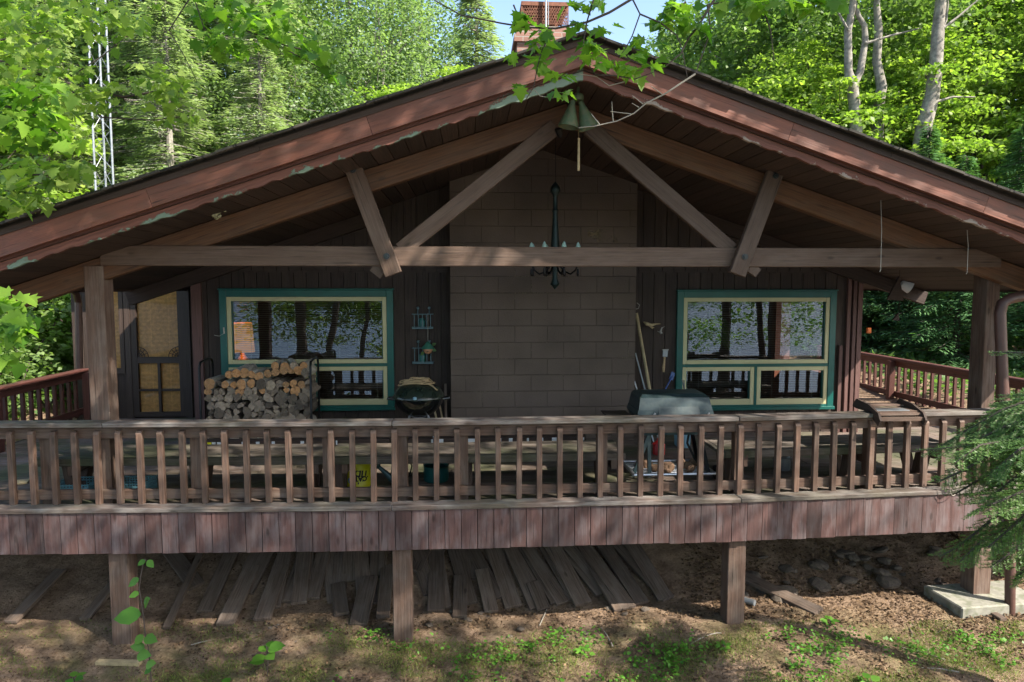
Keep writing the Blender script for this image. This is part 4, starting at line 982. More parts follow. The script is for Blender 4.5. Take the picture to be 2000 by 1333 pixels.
shade_tree(8.6, -5.0, 8, 'dark tree down the bank in front of the right window', [(7, -7.5, 1.2, 3.5, 2, 2.5, 8000), (11, -6, 2.5, 3, 2, 3, 5500), (5.6, -9, 1.2, 2.5, 1.5, 2.5, 4000), (9, -6, 6, 4, 2, 2, 3000)], (.2, 0), .22, mat='lf_near', seed=27)
# ---------------------------------------------------------------- antenna tower
tw_ = thing('antenna_tower', 'slim silver lattice mast standing behind the left roof slope', 'antenna mast', P(203, 360, 13) * 1)
b = MB(); pp = [(P(186, 350, 13).x, 13.0), (P(206, 350, 13.25).x, 13.25), (P(221, 350, 13).x, 13.0)]
for (x, y) in pp: b.tube([(x, y, ground(x, y) - .1), (x, y, 9.5)], .019, 8)
b.build('leg', 'galv', tw_, True)
b = MB(); z = .2; k = 0
while z < 9.3:
    for i in range(3):
        a, c = pp[i], pp[(i + 1) % 3]; b.tube([(a[0], a[1], z), (c[0], c[1], z + .35)] if k % 2 else [(c[0], c[1], z), (a[0], a[1], z + .35)], .0045, 5, cap=False)
    z += .35; k += 1
b.build('bracing', 'galv', tw_, True)
# outbuilding seen at the far right
sh = thing('outbuilding', 'small outbuilding with a grey-brown shingled roof among the firs', 'shed', (16, 20, 0))
b = MB(); b.box(13.2, 19, 20.2, 24, -.5, 1.9); b.build('wall', 'wallboard', sh)
b = MB(); b.face([(12.6, 19.3, 1.55), (19.6, 19.3, 1.55), (19.6, 22.2, 3.0), (12.6, 22.2, 3.0)], [(0, 0), (7, 0), (7, 3), (0, 3)]); b.face([(12.6, 22.2, 3.0), (19.6, 22.2, 3.0), (19.6, 25, 1.6), (12.6, 25, 1.6)], [(0, 0), (7, 0), (7, 3), (0, 3)]); b.box(12.6, 19.6, 19.28, 19.32, 1.45, 1.56)
b.build('roof', 'plank', sh)
# ---------------------------------------------------------------- firewood
RY0, RY1 = 8.02, 8.42
rk = thing('firewood_rack', 'black tube firewood rack holding the log pile under the left window', 'log rack', (P(500, 800, 8.2).x, 8.2, 0))
lx0, lx1 = P(394, 760, RY0).x, P(609, 760, RY0).x
for x in (lx0, lx1):
    b = MB(); z1 = P(394, 705, RY0).z
    pts = [(x, RY0 - .05, .0), (x, RY0 - .05, z1 - .08), (x, RY0 - .02, z1 - .02), (x, RY0 + .13, z1), (x, RY1 - .13, z1), (x, RY1 - .07, z1 - .02), (x, RY1 - .04, z1 - .08), (x, RY1 - .04, 0)]
    b.tube(pts, .014, 8); b.build('end_frame', 'black', rk, True)
b = MB(); b.tube([(lx0, RY0 + .06, .08), (lx1, RY0 + .06, .08)], .014, 8); b.tube([(lx0, RY1 - .06, .08), (lx1, RY1 - .06, .08)], .014, 8); b.build('base_rail', 'black', rk, True)
def log_mesh(kind, bark, end, sd_):
    q = random.Random(sd_); b = MB(); n = 14; L = .40; prof = []
    for k in range(n):
        a = 2 * math.pi * k / n
        if kind == 'round': r = 1 + .07 * math.sin(2 * a + sd_)
        elif kind == 'half': r = min(1.05, .28 / max(1e-3, math.sin(a - math.pi)) if math.sin(a) < -.02 else 1.05); 
        else:
            aa = (a + math.pi / 2) % (2 * math.pi) - math.pi / 2
            c_ = math.cos(a - math.pi / 2); r = 1.05 if c_ > .25 else .62 / max(.30, abs(math.sin(a - math.pi / 2)) * .75 + abs(c_) * .55)
        prof.append((a, r * (1 + q.uniform(-.06, .06))))
    for (y0, y1) in ((0, L * .5), (L * .5, L)):
        for k in range(n):
            k2 = (k + 1) % n; f = lambda y, kk: (math.cos(prof[kk][0]) * prof[kk][1], y + .03 * math.sin(kk * 1.7) * (1 if y in (0, L) else 0) * .3, math.sin(prof[kk][0]) * prof[kk][1])
            b.face([f(y0, k2), f(y0, k), f(y1, k), f(y1, k2)], tint=.5, mi=0)
    for y in (0, L):
        ring = [(math.cos(a) * r * .98, y + .009 * math.sin(i * 1.7), math.sin(a) * r * .98) for i, (a, r) in enumerate(prof)]
        for i in range(n):
            tri = [ring[(i + 1) % n], ring[i], (0, y, 0)]; b.face(tri if y == 0 else tri[::-1], [(0, 0), (.1, 0), (0, .1)], mi=1)
    o = b.build('firewood_log', [bark, end]); me = o.data
    return o
kinds = []
LG = 'grey weathered split log among the stacked firewood'; LO = 'round log with an orange fresh-cut end on top of the firewood stack'; LB = 'pale birch-barked log on top of the firewood stack'
for i, (k, bk, en) in enumerate((('round', 'barkw', 'cutend'), ('half', 'barkw', 'cutend'), ('wedge', 'barkw', 'cutend'), ('wedge', 'cutend', 'cutend'), ('round', 'barkb', 'cutend'), ('round', 'barkw', 'cutfresh'), ('round', 'barkb', 'cutfresh'))):
    o = log_mesh(k, bk, en, 30 + i); kinds.append(o)
usedk = set()
def put_log(ki, x, z, r, rz=0, yy=None, roll=None, lab=None):
    src = kinds[ki]
    if ki in usedk: o = src.copy(); sc.collection.objects.link(o)
    else: o = src; usedk.add(ki)
    o.location = (x, (RY0 + rnd.uniform(-.02, .03)) if yy is None else yy, z); o.scale = (r, 1, r * rnd.uniform(.85, 1.0)); o.rotation_euler = (rnd.uniform(-.05, .05), rnd.uniform(0, 6.28) if roll is None else roll, rz + rnd.uniform(-.1, .1))
    tag(o, lab, 'log', 'logs stacked in the firewood rack')
z = .135; rowi = 0; tops = P(500, 742, RY0).z
while z < tops:
    x = lx0 + .04 - (.03 if z > .6 else 0); rr = 0
    while x < lx1 - .045:
        r = rnd.uniform(.034, .072); x += r
        if x + r > lx1 + .0: break
        top = z > tops - .15
        if top and rnd.random() < .38: put_log(rnd.choice((5, 5, 6)), x, z + rnd.uniform(-.012, .012), r * .95, lab=LO)
        else: put_log(rnd.choice((0, 1, 1, 2, 2, 2, 3, 3, 4)), x, z + rnd.uniform(-.02, .02), r * 1.1, lab=LG)
        x += r * .88
    z += .083; rowi += 1
for i in range(11):
    x = lx0 + .30 + i * .088; put_log(rnd.choice((6, 5, 4)), x, tops + .055 + .022 * math.sin(i) + (.03 if i > 4 else 0), rnd.uniform(.045, .06), lab=LB, yy=RY0 + rnd.uniform(-.03, .08))
for i in range(4): put_log(rnd.choice((6, 4)), lx0 + .82 + i * .11, tops + .15, .048, rz=rnd.uniform(-.5, .5), lab=LB, yy=RY0 + .06)
for k in kinds:
    if 'label' not in k: bpy.data.objects.remove(k)
# ---------------------------------------------------------------- kettle grill and rope
kc = P(818, 775, 7.85); kx, ky, kz = kc.x, 7.85, P(818, 777, 7.85).z; kr = .29; kz += .01
kt = thing('kettle_grill', 'round black kettle grill with a coil of rope on its dusty lid', 'grill', (kx, ky, 0))
b = MB(); b.lathe((kx, ky, kz), [(.0, -.235), (.09, -.228), (.17, -.19), (.235, -.125), (.272, -.06), (.285, 0), (.292, .004)], 40); b.build('bowl', 'blackgloss', kt, True)
b = MB(); b.lathe((kx, ky, kz), [(.296, -.006), (.298, .008), (.285, .03), (.262, .075), (.22, .118), (.15, .155), (.07, .172), (0, .176)], 40); b.build('lid', 'greenlid', kt, True)
b = MB(); b.tube([(kx - .10, ky - .02, kz - .2), (kx - .22, ky - .2, 0)], .013, 8); b.tube([(kx + .10, ky - .02, kz - .2), (kx + .22, ky - .2, 0.08)], .013, 8); b.tube([(kx, ky + .1, kz - .2), (kx, ky + .3, 0.08)], .013, 8); b.build('leg', 'galv', kt, True)
b = MB(); b.lathe((kx, ky, kz - .30), [(.10, -.03), (.115, 0), (.112, .035), (.10, .035), (.09, .0)], 28); b.build('ash_catcher', 'galv', kt, True)
b = MB()
for s in (-1, 1): b.tube([(kx + s * .28, ky - .06, kz - .02), (kx + s * .35, ky - .05, kz - .012), (kx + s * .35, ky + .05, kz - .012), (kx + s * .28, ky + .06, kz - .02)], .013, 8)
b.build('handle', 'blackgloss', kt, True)
b = MB(); b.lathe((kx - .02, ky - .31, kz + .03), [(0, -.02), (.022, -.012), (.022, .012), (0, .02)], 12); b.build('clip', 'ltblue', kt, True)
def coil(b):
    q = random.Random(5)
    for k in range(8):
        rx_, ry_ = q.uniform(.09, .19), q.uniform(.07, .13); ox, oy = q.uniform(-.05, .03), q.uniform(-.05, .02); pts = []
        for i in range(29):
            a = 2 * math.pi * i / 28; x = ox - .02 + rx_ * math.cos(a); y = oy + ry_ * math.sin(a); zz = kz + .178 - .9 * (x * x + y * y) + .008 + k * .0045 + .006 * math.sin(a * 3 + k); pts.append((kx + x, ky + y, zz))
        b.tube(pts, .0065, 6, cap=False)
    b.tube([(kx + .1, ky - .1, kz + .17), (kx + .17, ky - .14, kz + .14), (kx + .2, ky - .17, kz + .115), (kx + .22, ky - .16, kz + .10)], .0085, 6)
one('rope_coil', 'rope', coil, 'loose coil of tan rope lying on the kettle grill lid', 'rope', smooth=True)
# leaning sticks right of kettle
for (x0, y0, x1, y1, mt, lb, wd) in ((846, 790, 864, 860, 'birch', 'short pale wooden stick leaning behind the kettle grill', .022), (858, 788, 874, 860, 'rope', 'tan wooden slat leaning against the block wall corner', .02), (870, 750, 872, 860, 'plank', 'grey board standing upright in the corner by the block wall', .03)):
    a, c = P(x0, y0, 8.55), P(x1, y1, 8.3); c.z = 0.0
    one('stick', mt, lambda b: b.bar(c, a, wd, wd * .7, (0, 1, 0)), lb, 'stick')
# ---------------------------------------------------------------- wall baskets and ornament
def basket(px, py0, py1, label):
    x0, x1 = P(px[0], 650, 8.62).x, P(px[1], 650, 8.62).x; z1, z0 = P(820, py0, 8.62).z, P(820, py1, 8.62).z
    t = thing('wall_basket', label, 'wall basket', ((x0 + x1) / 2, 8.66, z0))
    b = MB()
    for z in (z1, z0 + .01): b.tube([(x0, 8.68, z), (x0, 8.60, z), (x1, 8.60, z), (x1, 8.68, z)], .006, 6)
    for x in np.linspace(x0 + .03, x1 - .03, 5): b.tube([(x, 8.60, z0 + .01), (x, 8.60, z1 + (.0))], .005, 6)
    for x in (x0 + .07, x1 - .05):
        b.tube([(x, 8.68, z1), (x, 8.68, z1 + .06)], .005, 6); b.lathe((x, 8.68, z1 + .075), [(0, -.022), (.018, -.01), (.018, .01), (0, .022)], 10)
    b.box(x0, x1, 8.60, 8.68, z0 - .012, z0)
    b.build('wire_frame', M.setdefault('basketwire', plain('basket_wire', (.10, .16, .18), .5, .3)), t, True)
    b = MB(); b.lathe(((x0 + x1) / 2 - .01, 8.645, z0), [(0, 0), (.035, 0), (.045, .09), (.03, .12), (0, .12)], 14); b.build('pot', 'tealpl', t, True)
basket((805, 846), 614, 641, 'upper of the two dark wire wall baskets beside the left window')
basket((805, 846), 680, 709, 'lower wire wall basket behind the little hatted head ornament')
hp = P(836, 683, 8.56)
orn = thing('head_ornament', 'small peach head ornament with a pointed green hat hanging over the lower basket', 'ornament', hp)
b = MB(); b.lathe(hp, [(0, -.06), (.038, -.046), (.058, -.012), (.058, .012), (.038, .04), (0, .05)], 18); b.build('head', plain('peach_clay', (.45, .22, .12), .6, var=.1), orn, True)
b = MB(); b.lathe(hp + Vector((0, 0, .015)), [(.085, -.006), (.075, .012), (.045, .045), (.01, .085), (0, .09)], 18); b.build('hat', plain('hat_green', (.03, .13, .09), .6), orn, True)
b = MB(); b.tube([hp + Vector((-.025, -.044, -.012)), hp + Vector((0, -.052, -.02)), hp + Vector((.025, -.044, -.012))], .006, 6); b.build('moustache', 'ink', orn, True)
leaves('leaf', 'lf_dark', [hp + Vector((.05, -.01, .05)), hp + Vector((.05, -.01, .0)), hp + Vector((-.05, -.01, -.03))], [(1, 0, .6), (1, 0, -.3), (-.6, 0, -.6)], [(0, -1, .2)] * 3, .06, OVAL, np.array([.3, .5, .4]), orn)
b = MB(); b.tube([hp + Vector((0, .02, .09)), (hp.x, 8.60, P(836, 612, 8.6).z)], .003, 5); b.build('cord', 'wire', orn)
# window catch and cord beside left window
one('cleat', 'wire', lambda b: (b.tube([P(437, 640, 8.6), P(438, 652, 8.6)], .010, 6), b.tube([P(437, 652, 8.6), P(428, 657, 8.6), P(418, 655, 8.6)], .003, 4)), 'small pale cleat with a loose string on the left window frame', 'cleat', smooth=True)
# ---------------------------------------------------------------- chandelier, bells, stick
YC_ = 7.3; cc = P(1084, 500, YC_); chx = cc.x
def cz(y): return P(1084, y, YC_).z
ch = thing('chandelier', 'dark metal candle chandelier with eight arms hanging under the ridge', 'chandelier', (chx, YC_, cz(565)))
mpp = FOC / YC_
b = MB(); b.tube([(chx, YC_, cz(358)), (chx, YC_, zs(chx))], .004, 6); b.build('chain', 'black', ch)
b = MB(); b.lathe((chx, YC_, 0), [(.0, cz(355)), (.012, cz(357)), (.05, cz(366)), (.055, cz(374)), (.03, cz(381)), (.022, cz(384)), (.024, cz(408)), (.036, cz(412)), (.026, cz(416)), (.032, cz(440)), (.044, cz(470)), (.05, cz(488)), (.055, cz(500)), (.05, cz(515)), (.03, cz(530)), (.028, cz(545)), (.05, cz(556)), (.02, cz(562)), (0, cz(566))], 10); b.build('stem', plain('verdigris_metal', (.016, .030, .030), .45, .5, var=.4), ch, True)
for k in range(8):
    a = 2 * math.pi * (k + .3) / 8; dx, dy = math.cos(a), math.sin(a); R_ = .265
    b = MB(); q = lambda r_, y: (chx + dx * r_, YC_ + dy * r_, cz(y))
    b.tube([q(.03, 512), q(.10, 530), q(.18, 536), q(.24, 528), q(R_, 516)], .009, 6); b.lathe(q(R_, 516), [(.0, -.02), (.03, 0), (.032, .008), (.012, .01), (.012, .05)], 10); b.lathe(q(R_, 535), [(0, -.03), (.012, -.02), (.016, 0), (.01, .05)], 8)
    arm = b.build('arm', 'black', ch, True)
    b = MB(); b.lathe(q(R_, 509), [(.014, 0), (.014, .09), (.024, .11), (.027, .135), (.015, .17), (0, .19)], 10); bb = b.build('bulb', plain('bulb_glass', (.33, .50, .47), .25, var=.1) if k == 0 else 'bulb_glass_', None, True) if False else None
    me_n = 'bulb_glass'
    if me_n not in M: M[me_n] = plain('bulb_glass', (.33, .50, .47), .25, var=.1)
    bb = b.build('bulb', 'bulb_glass', None, True); bb.parent = arm
bl = thing('bell_lamp', 'pair of green bell-shaped metal lamps hanging under the gable peak', 'lamp', P(1131, 195, 5.75))
def tilted(pa, pb, label=None):
    a, c = P(*pa, 5.75), P(*pb, 5.75); ax = (c - a).normalized(); L = (c - a).length; b = MB()
    b.lathe(a, [(.0, 0), (.022, .004), (.028, L * .22), (.036, L * .30), (.05, L * .5), (.075, L * .82), (.088, L), (.084, L), (.06, L * .75), (.03, L * .4), (0, L * .35)], 24, axis=ax); return b.build('bell', 'bell', bl, True)
tilted((1119, 196), (1110, 249)); tilted((1134, 198), (1150, 251))
b = MB(); pk = P(1129, 190, 5.75); b.lathe(pk, [(0, -.03), (.045, -.028), (.05, 0), (.04, .025), (0, .03)], 16); b.tube([pk, Vector((pk.x, 5.75, zs(pk.x)))], .012, 8); b.build('mount', 'bell', bl, True)
one('hanging_stick', 'birch', lambda b: (b.tube([P(1130, 334, 5.9), P(1130, 303, 5.9)], .011, 6), b.tube([P(1130.3, 303, 5.9), P(1130.5, 270, 5.9)], .010, 6), b.tube([P(1130.5, 270, 5.9), P(1130, 252, 5.76)], .002, 4)), 'short pale wooden rod hanging below the green bell lamps', 'stick')
one('spotlight', 'black', lambda b: (b.lathe(P(1093, 262, 6.1), [(0, -.03), (.02, -.028), (.03, 0), (.035, .05), (.02, .055), (0, .055)], 14, axis=(-.3, -.5, .8)), b.tube([P(1093, 262, 6.1), P(1093, 245, 6.15)], .008, 6)), 'small black spotlight fixed where the braces meet under the bells', 'lamp', smooth=True)
for (x, y0, y1, Y, lb) in ((1721, 378, 528, 5.8, 'thin pale string hanging from the right soffit near the triangle chime'), (1890, 430, 532, 5.75, 'thin pale double string hanging from the right soffit near the post')):
    a = P(x, y0, Y); zt_ = zs(a.x); one('hanging_string', 'wire', lambda b: b.tube([(a.x, Y, zt_), P(x + 1, (y0 + y1) / 2, Y), P(x - 1, y1, Y), P(x - 3, y1 + 4, Y)], .0025, 4), lb, 'string')
def clump(b):
    q = random.Random(4); c = P(428, 416, 6.06)
    for k in range(14):
        o = Vector((q.uniform(-.05, .05), q.uniform(-.02, .0), q.uniform(-.045, .04))); b.lathe(c + o, [(0, -.02), (.02, -.008), (.022, .006), (0, .018)], 7, axis=(q.uniform(-1, 1), q.uniform(-1, 1), 1))
one('wasp_nest', plain('papery_nest', (.26, .25, .15), .9, var=.4, scale=40), clump, 'small crumpled papery nest stuck on the left rafter', 'nest', smooth=True)
def chime(b):
    for (pts, Y) in ((((1757, 540), (1733, 586), (1765, 588)), 8.0), (((1755, 612), (1744, 626), (1757, 627)), 8.0)):
        q = [P(x, y, Y) for x, y in pts]; q2 = [p + Vector((0, .03, 0)) for p in q]; b.face(q); b.face(q2[::-1])
        for i in range(3): j = (i + 1) % 3; b.face([q[i], q2[i], q2[j], q[j]])
    b.tube([P(1757, 540, 8.01), P(1757, 520, 8.01)], .003, 4); b.tube([P(1757, 588, 8.01), P(1755, 612, 8.01)], .002, 4)
one('triangle_chime', 'drip', chime, 'dark triangular hanging chime with a smaller triangle beneath it', 'wind chime')
fl = thing('floodlight', 'white round floodlight under the right rafter tail', 'lamp', P(1773, 560, 8.5))
b = MB(); b.lathe(P(1768, 557, 8.5), [(0, -.05), (.05, -.045), (.07, .0), (.085, .07), (.078, .07), (0, .03)], 18, axis=(.7, -.2, -.35)); b.build('lamp_head', 'white', fl, True)
b = MB(); b.tube([P(1768, 557, 8.5), P(1765, 540, 8.55)], .012, 6); b.build('bracket', 'galv', fl)
# wall ornaments right of the block wall
def driftwood(b):
    c = P(1268, 632, 8.62); b.tube([P(1257, 629, 8.62), P(1263, 633, 8.6), P(1272, 636, 8.6), P(1282, 633, 8.61), P(1290, 633, 8.62)], [.005, .025, .022, .008, .004], 8); b.tube([P(1268, 636, 8.6), P(1274, 641, 8.6), P(1278, 640, 8.6)], [.014, .012, .004], 7)
one('driftwood_ornament', 'birch', driftwood, 'pale pointed driftwood ornament on the wall above the paint brush', 'ornament', smooth=True)
one('shell_ornament', 'wire', lambda b: (b.tube([P(1293, 640, 8.62), P(1290, 648, 8.6), P(1292, 652, 8.6)], [.008, .014, .02], 8), b.tube([P(1284, 647, 8.62), P(1289, 650, 8.6)], .004, 5), b.tube([P(1293, 641, 8.62), P(1298, 638, 8.6)], .005, 5)), 'small grey curled ornament just below the pale driftwood one', 'ornament', smooth=True)
br_ = thing('hanging_brush', 'wooden-handled brush hanging on the wall left of the right window', 'brush', P(1297, 728, 8.64))
b = MB(); b.tube([P(1296, 727, 8.62), P(1296, 718, 8.62), P(1297.5, 705, 8.62), P(1298, 698, 8.62)], [.012, .019, .013, .014], 8); b.build('handle', 'yellowwood' if 'yellowwood' in M else 'rope', br_, True)
b = MB(); p = P(1299, 690, 8.62); b.bar(P(1298.5, 697, 8.62), P(1299.5, 685, 8.62), .062, .02, (0, 1, 0)); b.build('ferrule', 'galv', br_)
b = MB(); b.bar(P(1299.5, 685, 8.62), P(1299.5, 682.5, 8.62), .08, .024, (0, 1, 0)); b.build('bristles', 'wire', br_)
for (x0, y0, x1, Yt, mt, r, lb, nm) in ((1243, 612, 1264, 8.62, 'birch', .020, 'tall wooden tool handle leaning in the corner right of the block wall', 'tool_handle'), (1241, 690, 1257, 8.6, 'galv', .010, 'thin grey metal rod leaning beside the tall tool handle', 'metal_rod'), (1239, 745, 1244, 8.5, 'white', .009, 'short pale blue stick leaning against the block wall edge', 'stick'), (1246, 590, 1241, 8.6, 'wire', .005, 'thin curled wire hook hanging at the block wall edge', 'hook')):
    a = P(x0, y0, Yt); 
    if nm == 'hook': one(nm, mt, lambda b: b.tube([P(1244, 592, Yt), P(1249, 596, Yt), P(1247, 603, Yt), P(1242, 604, Yt)], r, 5), lb, 'hook', smooth=True); continue
    f = (a.z) / (P(x0, y0, Yt).z - P(x1, 765, Yt).z); xe = a.x + (P(x1, 765, Yt).x - a.x) * f
    one(nm, mt, lambda b: b.tube([a, (xe, Yt - .25, 0)], r, 7), lb, 'tool', smooth=True)
one('scraper', plain('blue_handle', (.015, .06, .22), .4), lambda b: (b.tube([P(1313, 735, 8.58), P(1296, 768, 8.5), P(1292, 776, 8.45)], .010, 7), b.bar(P(1315, 728, 8.6), P(1310, 742, 8.58), .05, .02, (0, 1, 0))), 'blue-handled scraper leaning on the wall behind the gas grill', 'tool', smooth=True)
one('tongs', 'galv', lambda b: (b.tube([P(1332, 742, 8.5), P(1338, 768, 8.2), P(1342, 780, 8.0)], .008, 6), b.tube([P(1336, 744, 8.5), P(1337, 768, 8.2), P(1338, 780, 8.0)], .008, 6)), 'pale metal tongs standing behind the gas grill lid', 'tongs', smooth=True)
# ---------------------------------------------------------------- gas grill
gy_ = 6.78; gl = [P(1243, 812, gy_ - .2).x, P(1392, 812, gy_ - .2).x]; gxm = (gl[0] + gl[1]) / 2; gw = (gl[1] - gl[0])
gg = thing('gas_grill', 'dark green gas grill with a boxy lid standing behind the railing', 'grill', (gxm, gy_, 0))
zl0, zl1 = P(1318, 812, gy_ - .2).z, P(1318, 772, gy_ - .15).z
b = MB(); x0, x1 = gl; y0, y1 = gy_ - .24, gy_ + .22
def frustum(b, x0, x1, y0, y1, z0, ix, iyf, iyb, z1):
    q = [(x0, y0, z0), (x1, y0, z0), (x1, y1, z0), (x0, y1, z0)]; t_ = [(x0 + ix, y0 + iyf, z1), (x1 - ix, y0 + iyf, z1), (x1 - ix, y1 - iyb, z1), (x0 + ix, y1 - iyb, z1)]
    for i in range(4): j = (i + 1) % 4; b.face([q[i], q[j], t_[j], t_[i]])
    b.face(t_); b.face(q[::-1])
zq = zl0 + (zl1 - zl0) * .30
frustum(b, x0, x1, y0, y1, zl0 + .004, .010, .01, .01, zq); frustum(b, x0 + .0152, x1 - .0152, y0 + .0102, y1 - .0102, zq + .0005, .022, .035, .02, zl1 - .02); frustum(b, x0 + .036, x1 - .036, y0 + .045, y1 - .03, zl1 - .0195, .035, .05, .03, zl1 + .012)
frustum(b, x0 + gw * .27, x1 - gw * .18, y0 - .012, y0 + .15, zl0 + .012, .03, .06, 0, zl1 - .035)
b.build('lid', 'grillgreen', gg, bevel=.012)
b = MB(); b.box(x0 - .008, x1 + .008, y0 - .012, y0 + .03, zl0 - .006, zl0 + .004)
for xx in (x0 + .14, x1 - .09): b.bar((xx, y0 - .03, zl0 - .01), (xx + .03, y0 - .03, zl0 + .04), .015, .015); b.box(xx - .02, xx + .05, y0 - .035, y0 - .01, zl0 - .015, zl0 + .006)
b.build('lid_trim', 'galv', gg)
b = MB(); frustum(b, x0 + .06, x1 - .06, y0 + .06, y1 - .06, zl0 - .2, -.05, -.05, -.05, zl0 - .008); b.build('firebox', 'grillgreen', gg, bevel=.01)
for (a, c) in (((x0 + .16, y0 + .08, zl0 - .15), (x0 - .03, y0 + .04, .04)), ((x0 + .14, y0 + .1, zl0 - .15), (x0 + .13, y0 + .0, .04)), ((x1 - .12, y0 + .1, zl0 - .15), (x1 - .04, y0 + .0, .06)), ((x1 - .22, y1 - .1, zl0 - .15), (x1 - .16, y1 - .02, .05)), ((x1 - .12, y1 - .1, zl0 - .15), (x1 + .0, y1 - .02, .05))):
    b = MB(); b.bar(a, c, .035, .03, (0, 1, 0)); b.build('leg', 'grillgreen' if c[0] < gxm else 'black', gg)
b = MB(); q = [(x0 - .04, y0 - .06), (x1 + .0, y0 - .06), (x1 + .0, y1), (x0 - .04, y1)]
for i in range(4): j = (i + 1) % 4; b.tube([(q[i][0], q[i][1], .085), (q[j][0], q[j][1], .085)], .016, 8)
for k in range(9): yy = y0 + .0 + k * .05; b.tube([(x0 - .04, yy, .075), (x1, yy, .075)], .004, 5, cap=False)
b.build('bottom_shelf', 'foil', gg, True)
b = MB()
for xx in (x1 + .045, x1 + .045): pass
b.lathe((x1 + .05, y0 + .02, .075), [(.03, -.02), (.07, -.022), (.078, -.012), (.078, .012), (.07, .022), (.03, .02)], 22, axis=(1, .05, 0)); b.build('wheel', 'black', gg, True)
b = MB(); b.box(x0 - .27, x0 - .02, y0 + .04, y1 - .02, zl0 - .035, zl0 - .015); b.tube([(x0 - .27, y0 + .04, zl0 - .02), (x0 - .27, y1 - .02, zl0 - .02)], .01, 6); b.build('side_shelf', 'black', gg)
b = MB(); b.tube([(x1 - .2, y0 + .15, zl0 - .2), (x1 - .22, y0 + .14, .35), (x1 - .15, y0 + .12, .2), (x1 - .1, y0 + .1, .13)], .012, 7); b.build('gas_hose', 'black', gg, True)
rocks = []
def rock_mesh(sd_, mat, nm):
    import bmesh
    bm = bmesh.new(); bmesh.ops.create_icosphere(bm, subdivisions=2, radius=1)
    for v in bm.verts: v.co *= 1 + .35 * mn.noise(v.co * 1.1 + Vector((sd_, 0, 0))) + .1 * mn.noise(v.co * 3 + Vector((0, sd_, 0)))
    for v in bm.verts: v.co.z *= .62
    me = bpy.data.meshes.new(nm); bm.to_mesh(me); bm.free(); me.materials.append(M[mat]); o = bpy.data.objects.new(nm, me); return o
lava = [rock_mesh(i, 'lava', 'lava_rock') for i in range(3)]
for k in range(16):
    o = lava[k] if k < 3 else lava[k % 3].copy(); sc.collection.objects.link(o); r = rnd.uniform(.03, .055)
    o.location = (rnd.uniform(x0 + .08, x1 - .1), rnd.uniform(y0 + .02, y1 - .1), .085 + r * .6); o.scale = (r, r, r); o.rotation_euler = (rnd.uniform(0, 3), rnd.uniform(0, 3), rnd.uniform(0, 6)); tag(o, 'brown lava rock lying on the bottom shelf of the gas grill', 'rock', 'lava rocks on the grill shelf')
# ---------------------------------------------------------------- small things on the deck
bk = thing('bucket', 'bright yellow bucket standing upside down behind the railing', 'bucket', PZ(703, 946, 0))
bx_, by_ = bk.location.x, bk.location.y; b = MB(); b.lathe((bx_, by_, 0), [(.132, 0), (.135, .012), (.128, .022), (.112, .245), (.108, .25), (0, .252)], 32); b.build('body', 'yellow', bk, True)
def text_mesh(txt, size, mat, parent, M_):
    cu = bpy.data.curves.new('lettering', 'FONT'); cu.body = txt; cu.size = size; cu.extrude = .0006; cu.offset = .0035; cu.align_x = 'CENTER'
    o = bpy.data.objects.new('tmp', cu); sc.collection.objects.link(o); dg = bpy.context.evaluated_depsgraph_get(); me = bpy.data.meshes.new_from_object(o.evaluated_get(dg)); bpy.data.objects.remove(o)
    me.materials.clear(); me.materials.append(M[mat]); me.transform(M_); n = bpy.data.objects.new('lettering', me); sc.collection.objects.link(n); n.parent = parent; n.matrix_parent_inverse = Matrix.Translation(-parent.location); return n
def curl(o):    # wrap onto the bucket side
    for v in o.data.vertices:
        x, z = v.co.x - bx_, v.co.z; r = .128 - (z - .022) / .223 * .016 + .0015; a = x / r; v.co = Vector((bx_ + r * math.sin(a), by_ - r * math.cos(a), z))
tm = Matrix.Translation((bx_ + .015, 0, .165)) @ Matrix.Rotation(R(90), 4, 'X') @ Matrix.Rotation(R(172), 4, 'Z')
curl(text_mesh('TIDY', .085, 'ink', bk, tm))
tm = Matrix.Translation((bx_ + .015, 0, .105)) @ Matrix.Rotation(R(90), 4, 'X') @ Matrix.Rotation(R(180), 4, 'Z')
curl(text_mesh('CATS', .062, 'ink', bk, tm))
b = MB(); q = []
for k in range(14):
    a = 2 * math.pi * k / 14; q.append((bx_ - .082 + .036 * math.cos(a), 0, .062 + .026 * math.sin(a)))
b.face(q); lo_ = b.build('blue_label', 'blueink', bk); curl(lo_)
b = MB(); b.face([(bx_ + .0, 0, .03), (bx_ + .055, 0, .062), (bx_ + .055, 0, .085), (bx_ + .0, 0, .05)]); curl(b.build('black_swoosh', 'ink', bk))
wc = thing('watering_can', 'grey-blue galvanised watering can with its spout to the left beside the bucket', 'watering can', (P(780, 945, 6.68).x, 6.68, 0)); wx = wc.location.x
wm = plain('dull_zinc_blue', (.10, .17, .19), .5, .5, var=.3)
b = MB(); b.lathe((wx, 6.68, 0), [(.085, 0), (.088, .01), (.08, .10), (.074, .20), (.078, .205), (.07, .2)], 24); b.build('body', wm, wc, True)
b = MB(); b.tube([(wx - .07, 6.67, .03), (wx - .13, 6.66, .10), (wx - .19, 6.65, .16)], [.035, .026, .02], 10); b.lathe((wx - .19, 6.65, .16), [(.02, 0), (.045, .03), (0, .035)], 14, axis=(-.7, 0, .6)); b.build('spout', wm, wc, True)
b = MB(); b.tube([(wx + .07, 6.68, .18), (wx + .10, 6.68, .22), (wx + .125, 6.68, .16), (wx + .10, 6.68, .06), (wx + .08, 6.68, .04)], .007, 7); b.tube([(wx - .05, 6.68, .2), (wx, 6.68, .27), (wx + .05, 6.68, .2)], .006, 6); b.build('handle', 'black', wc, True)
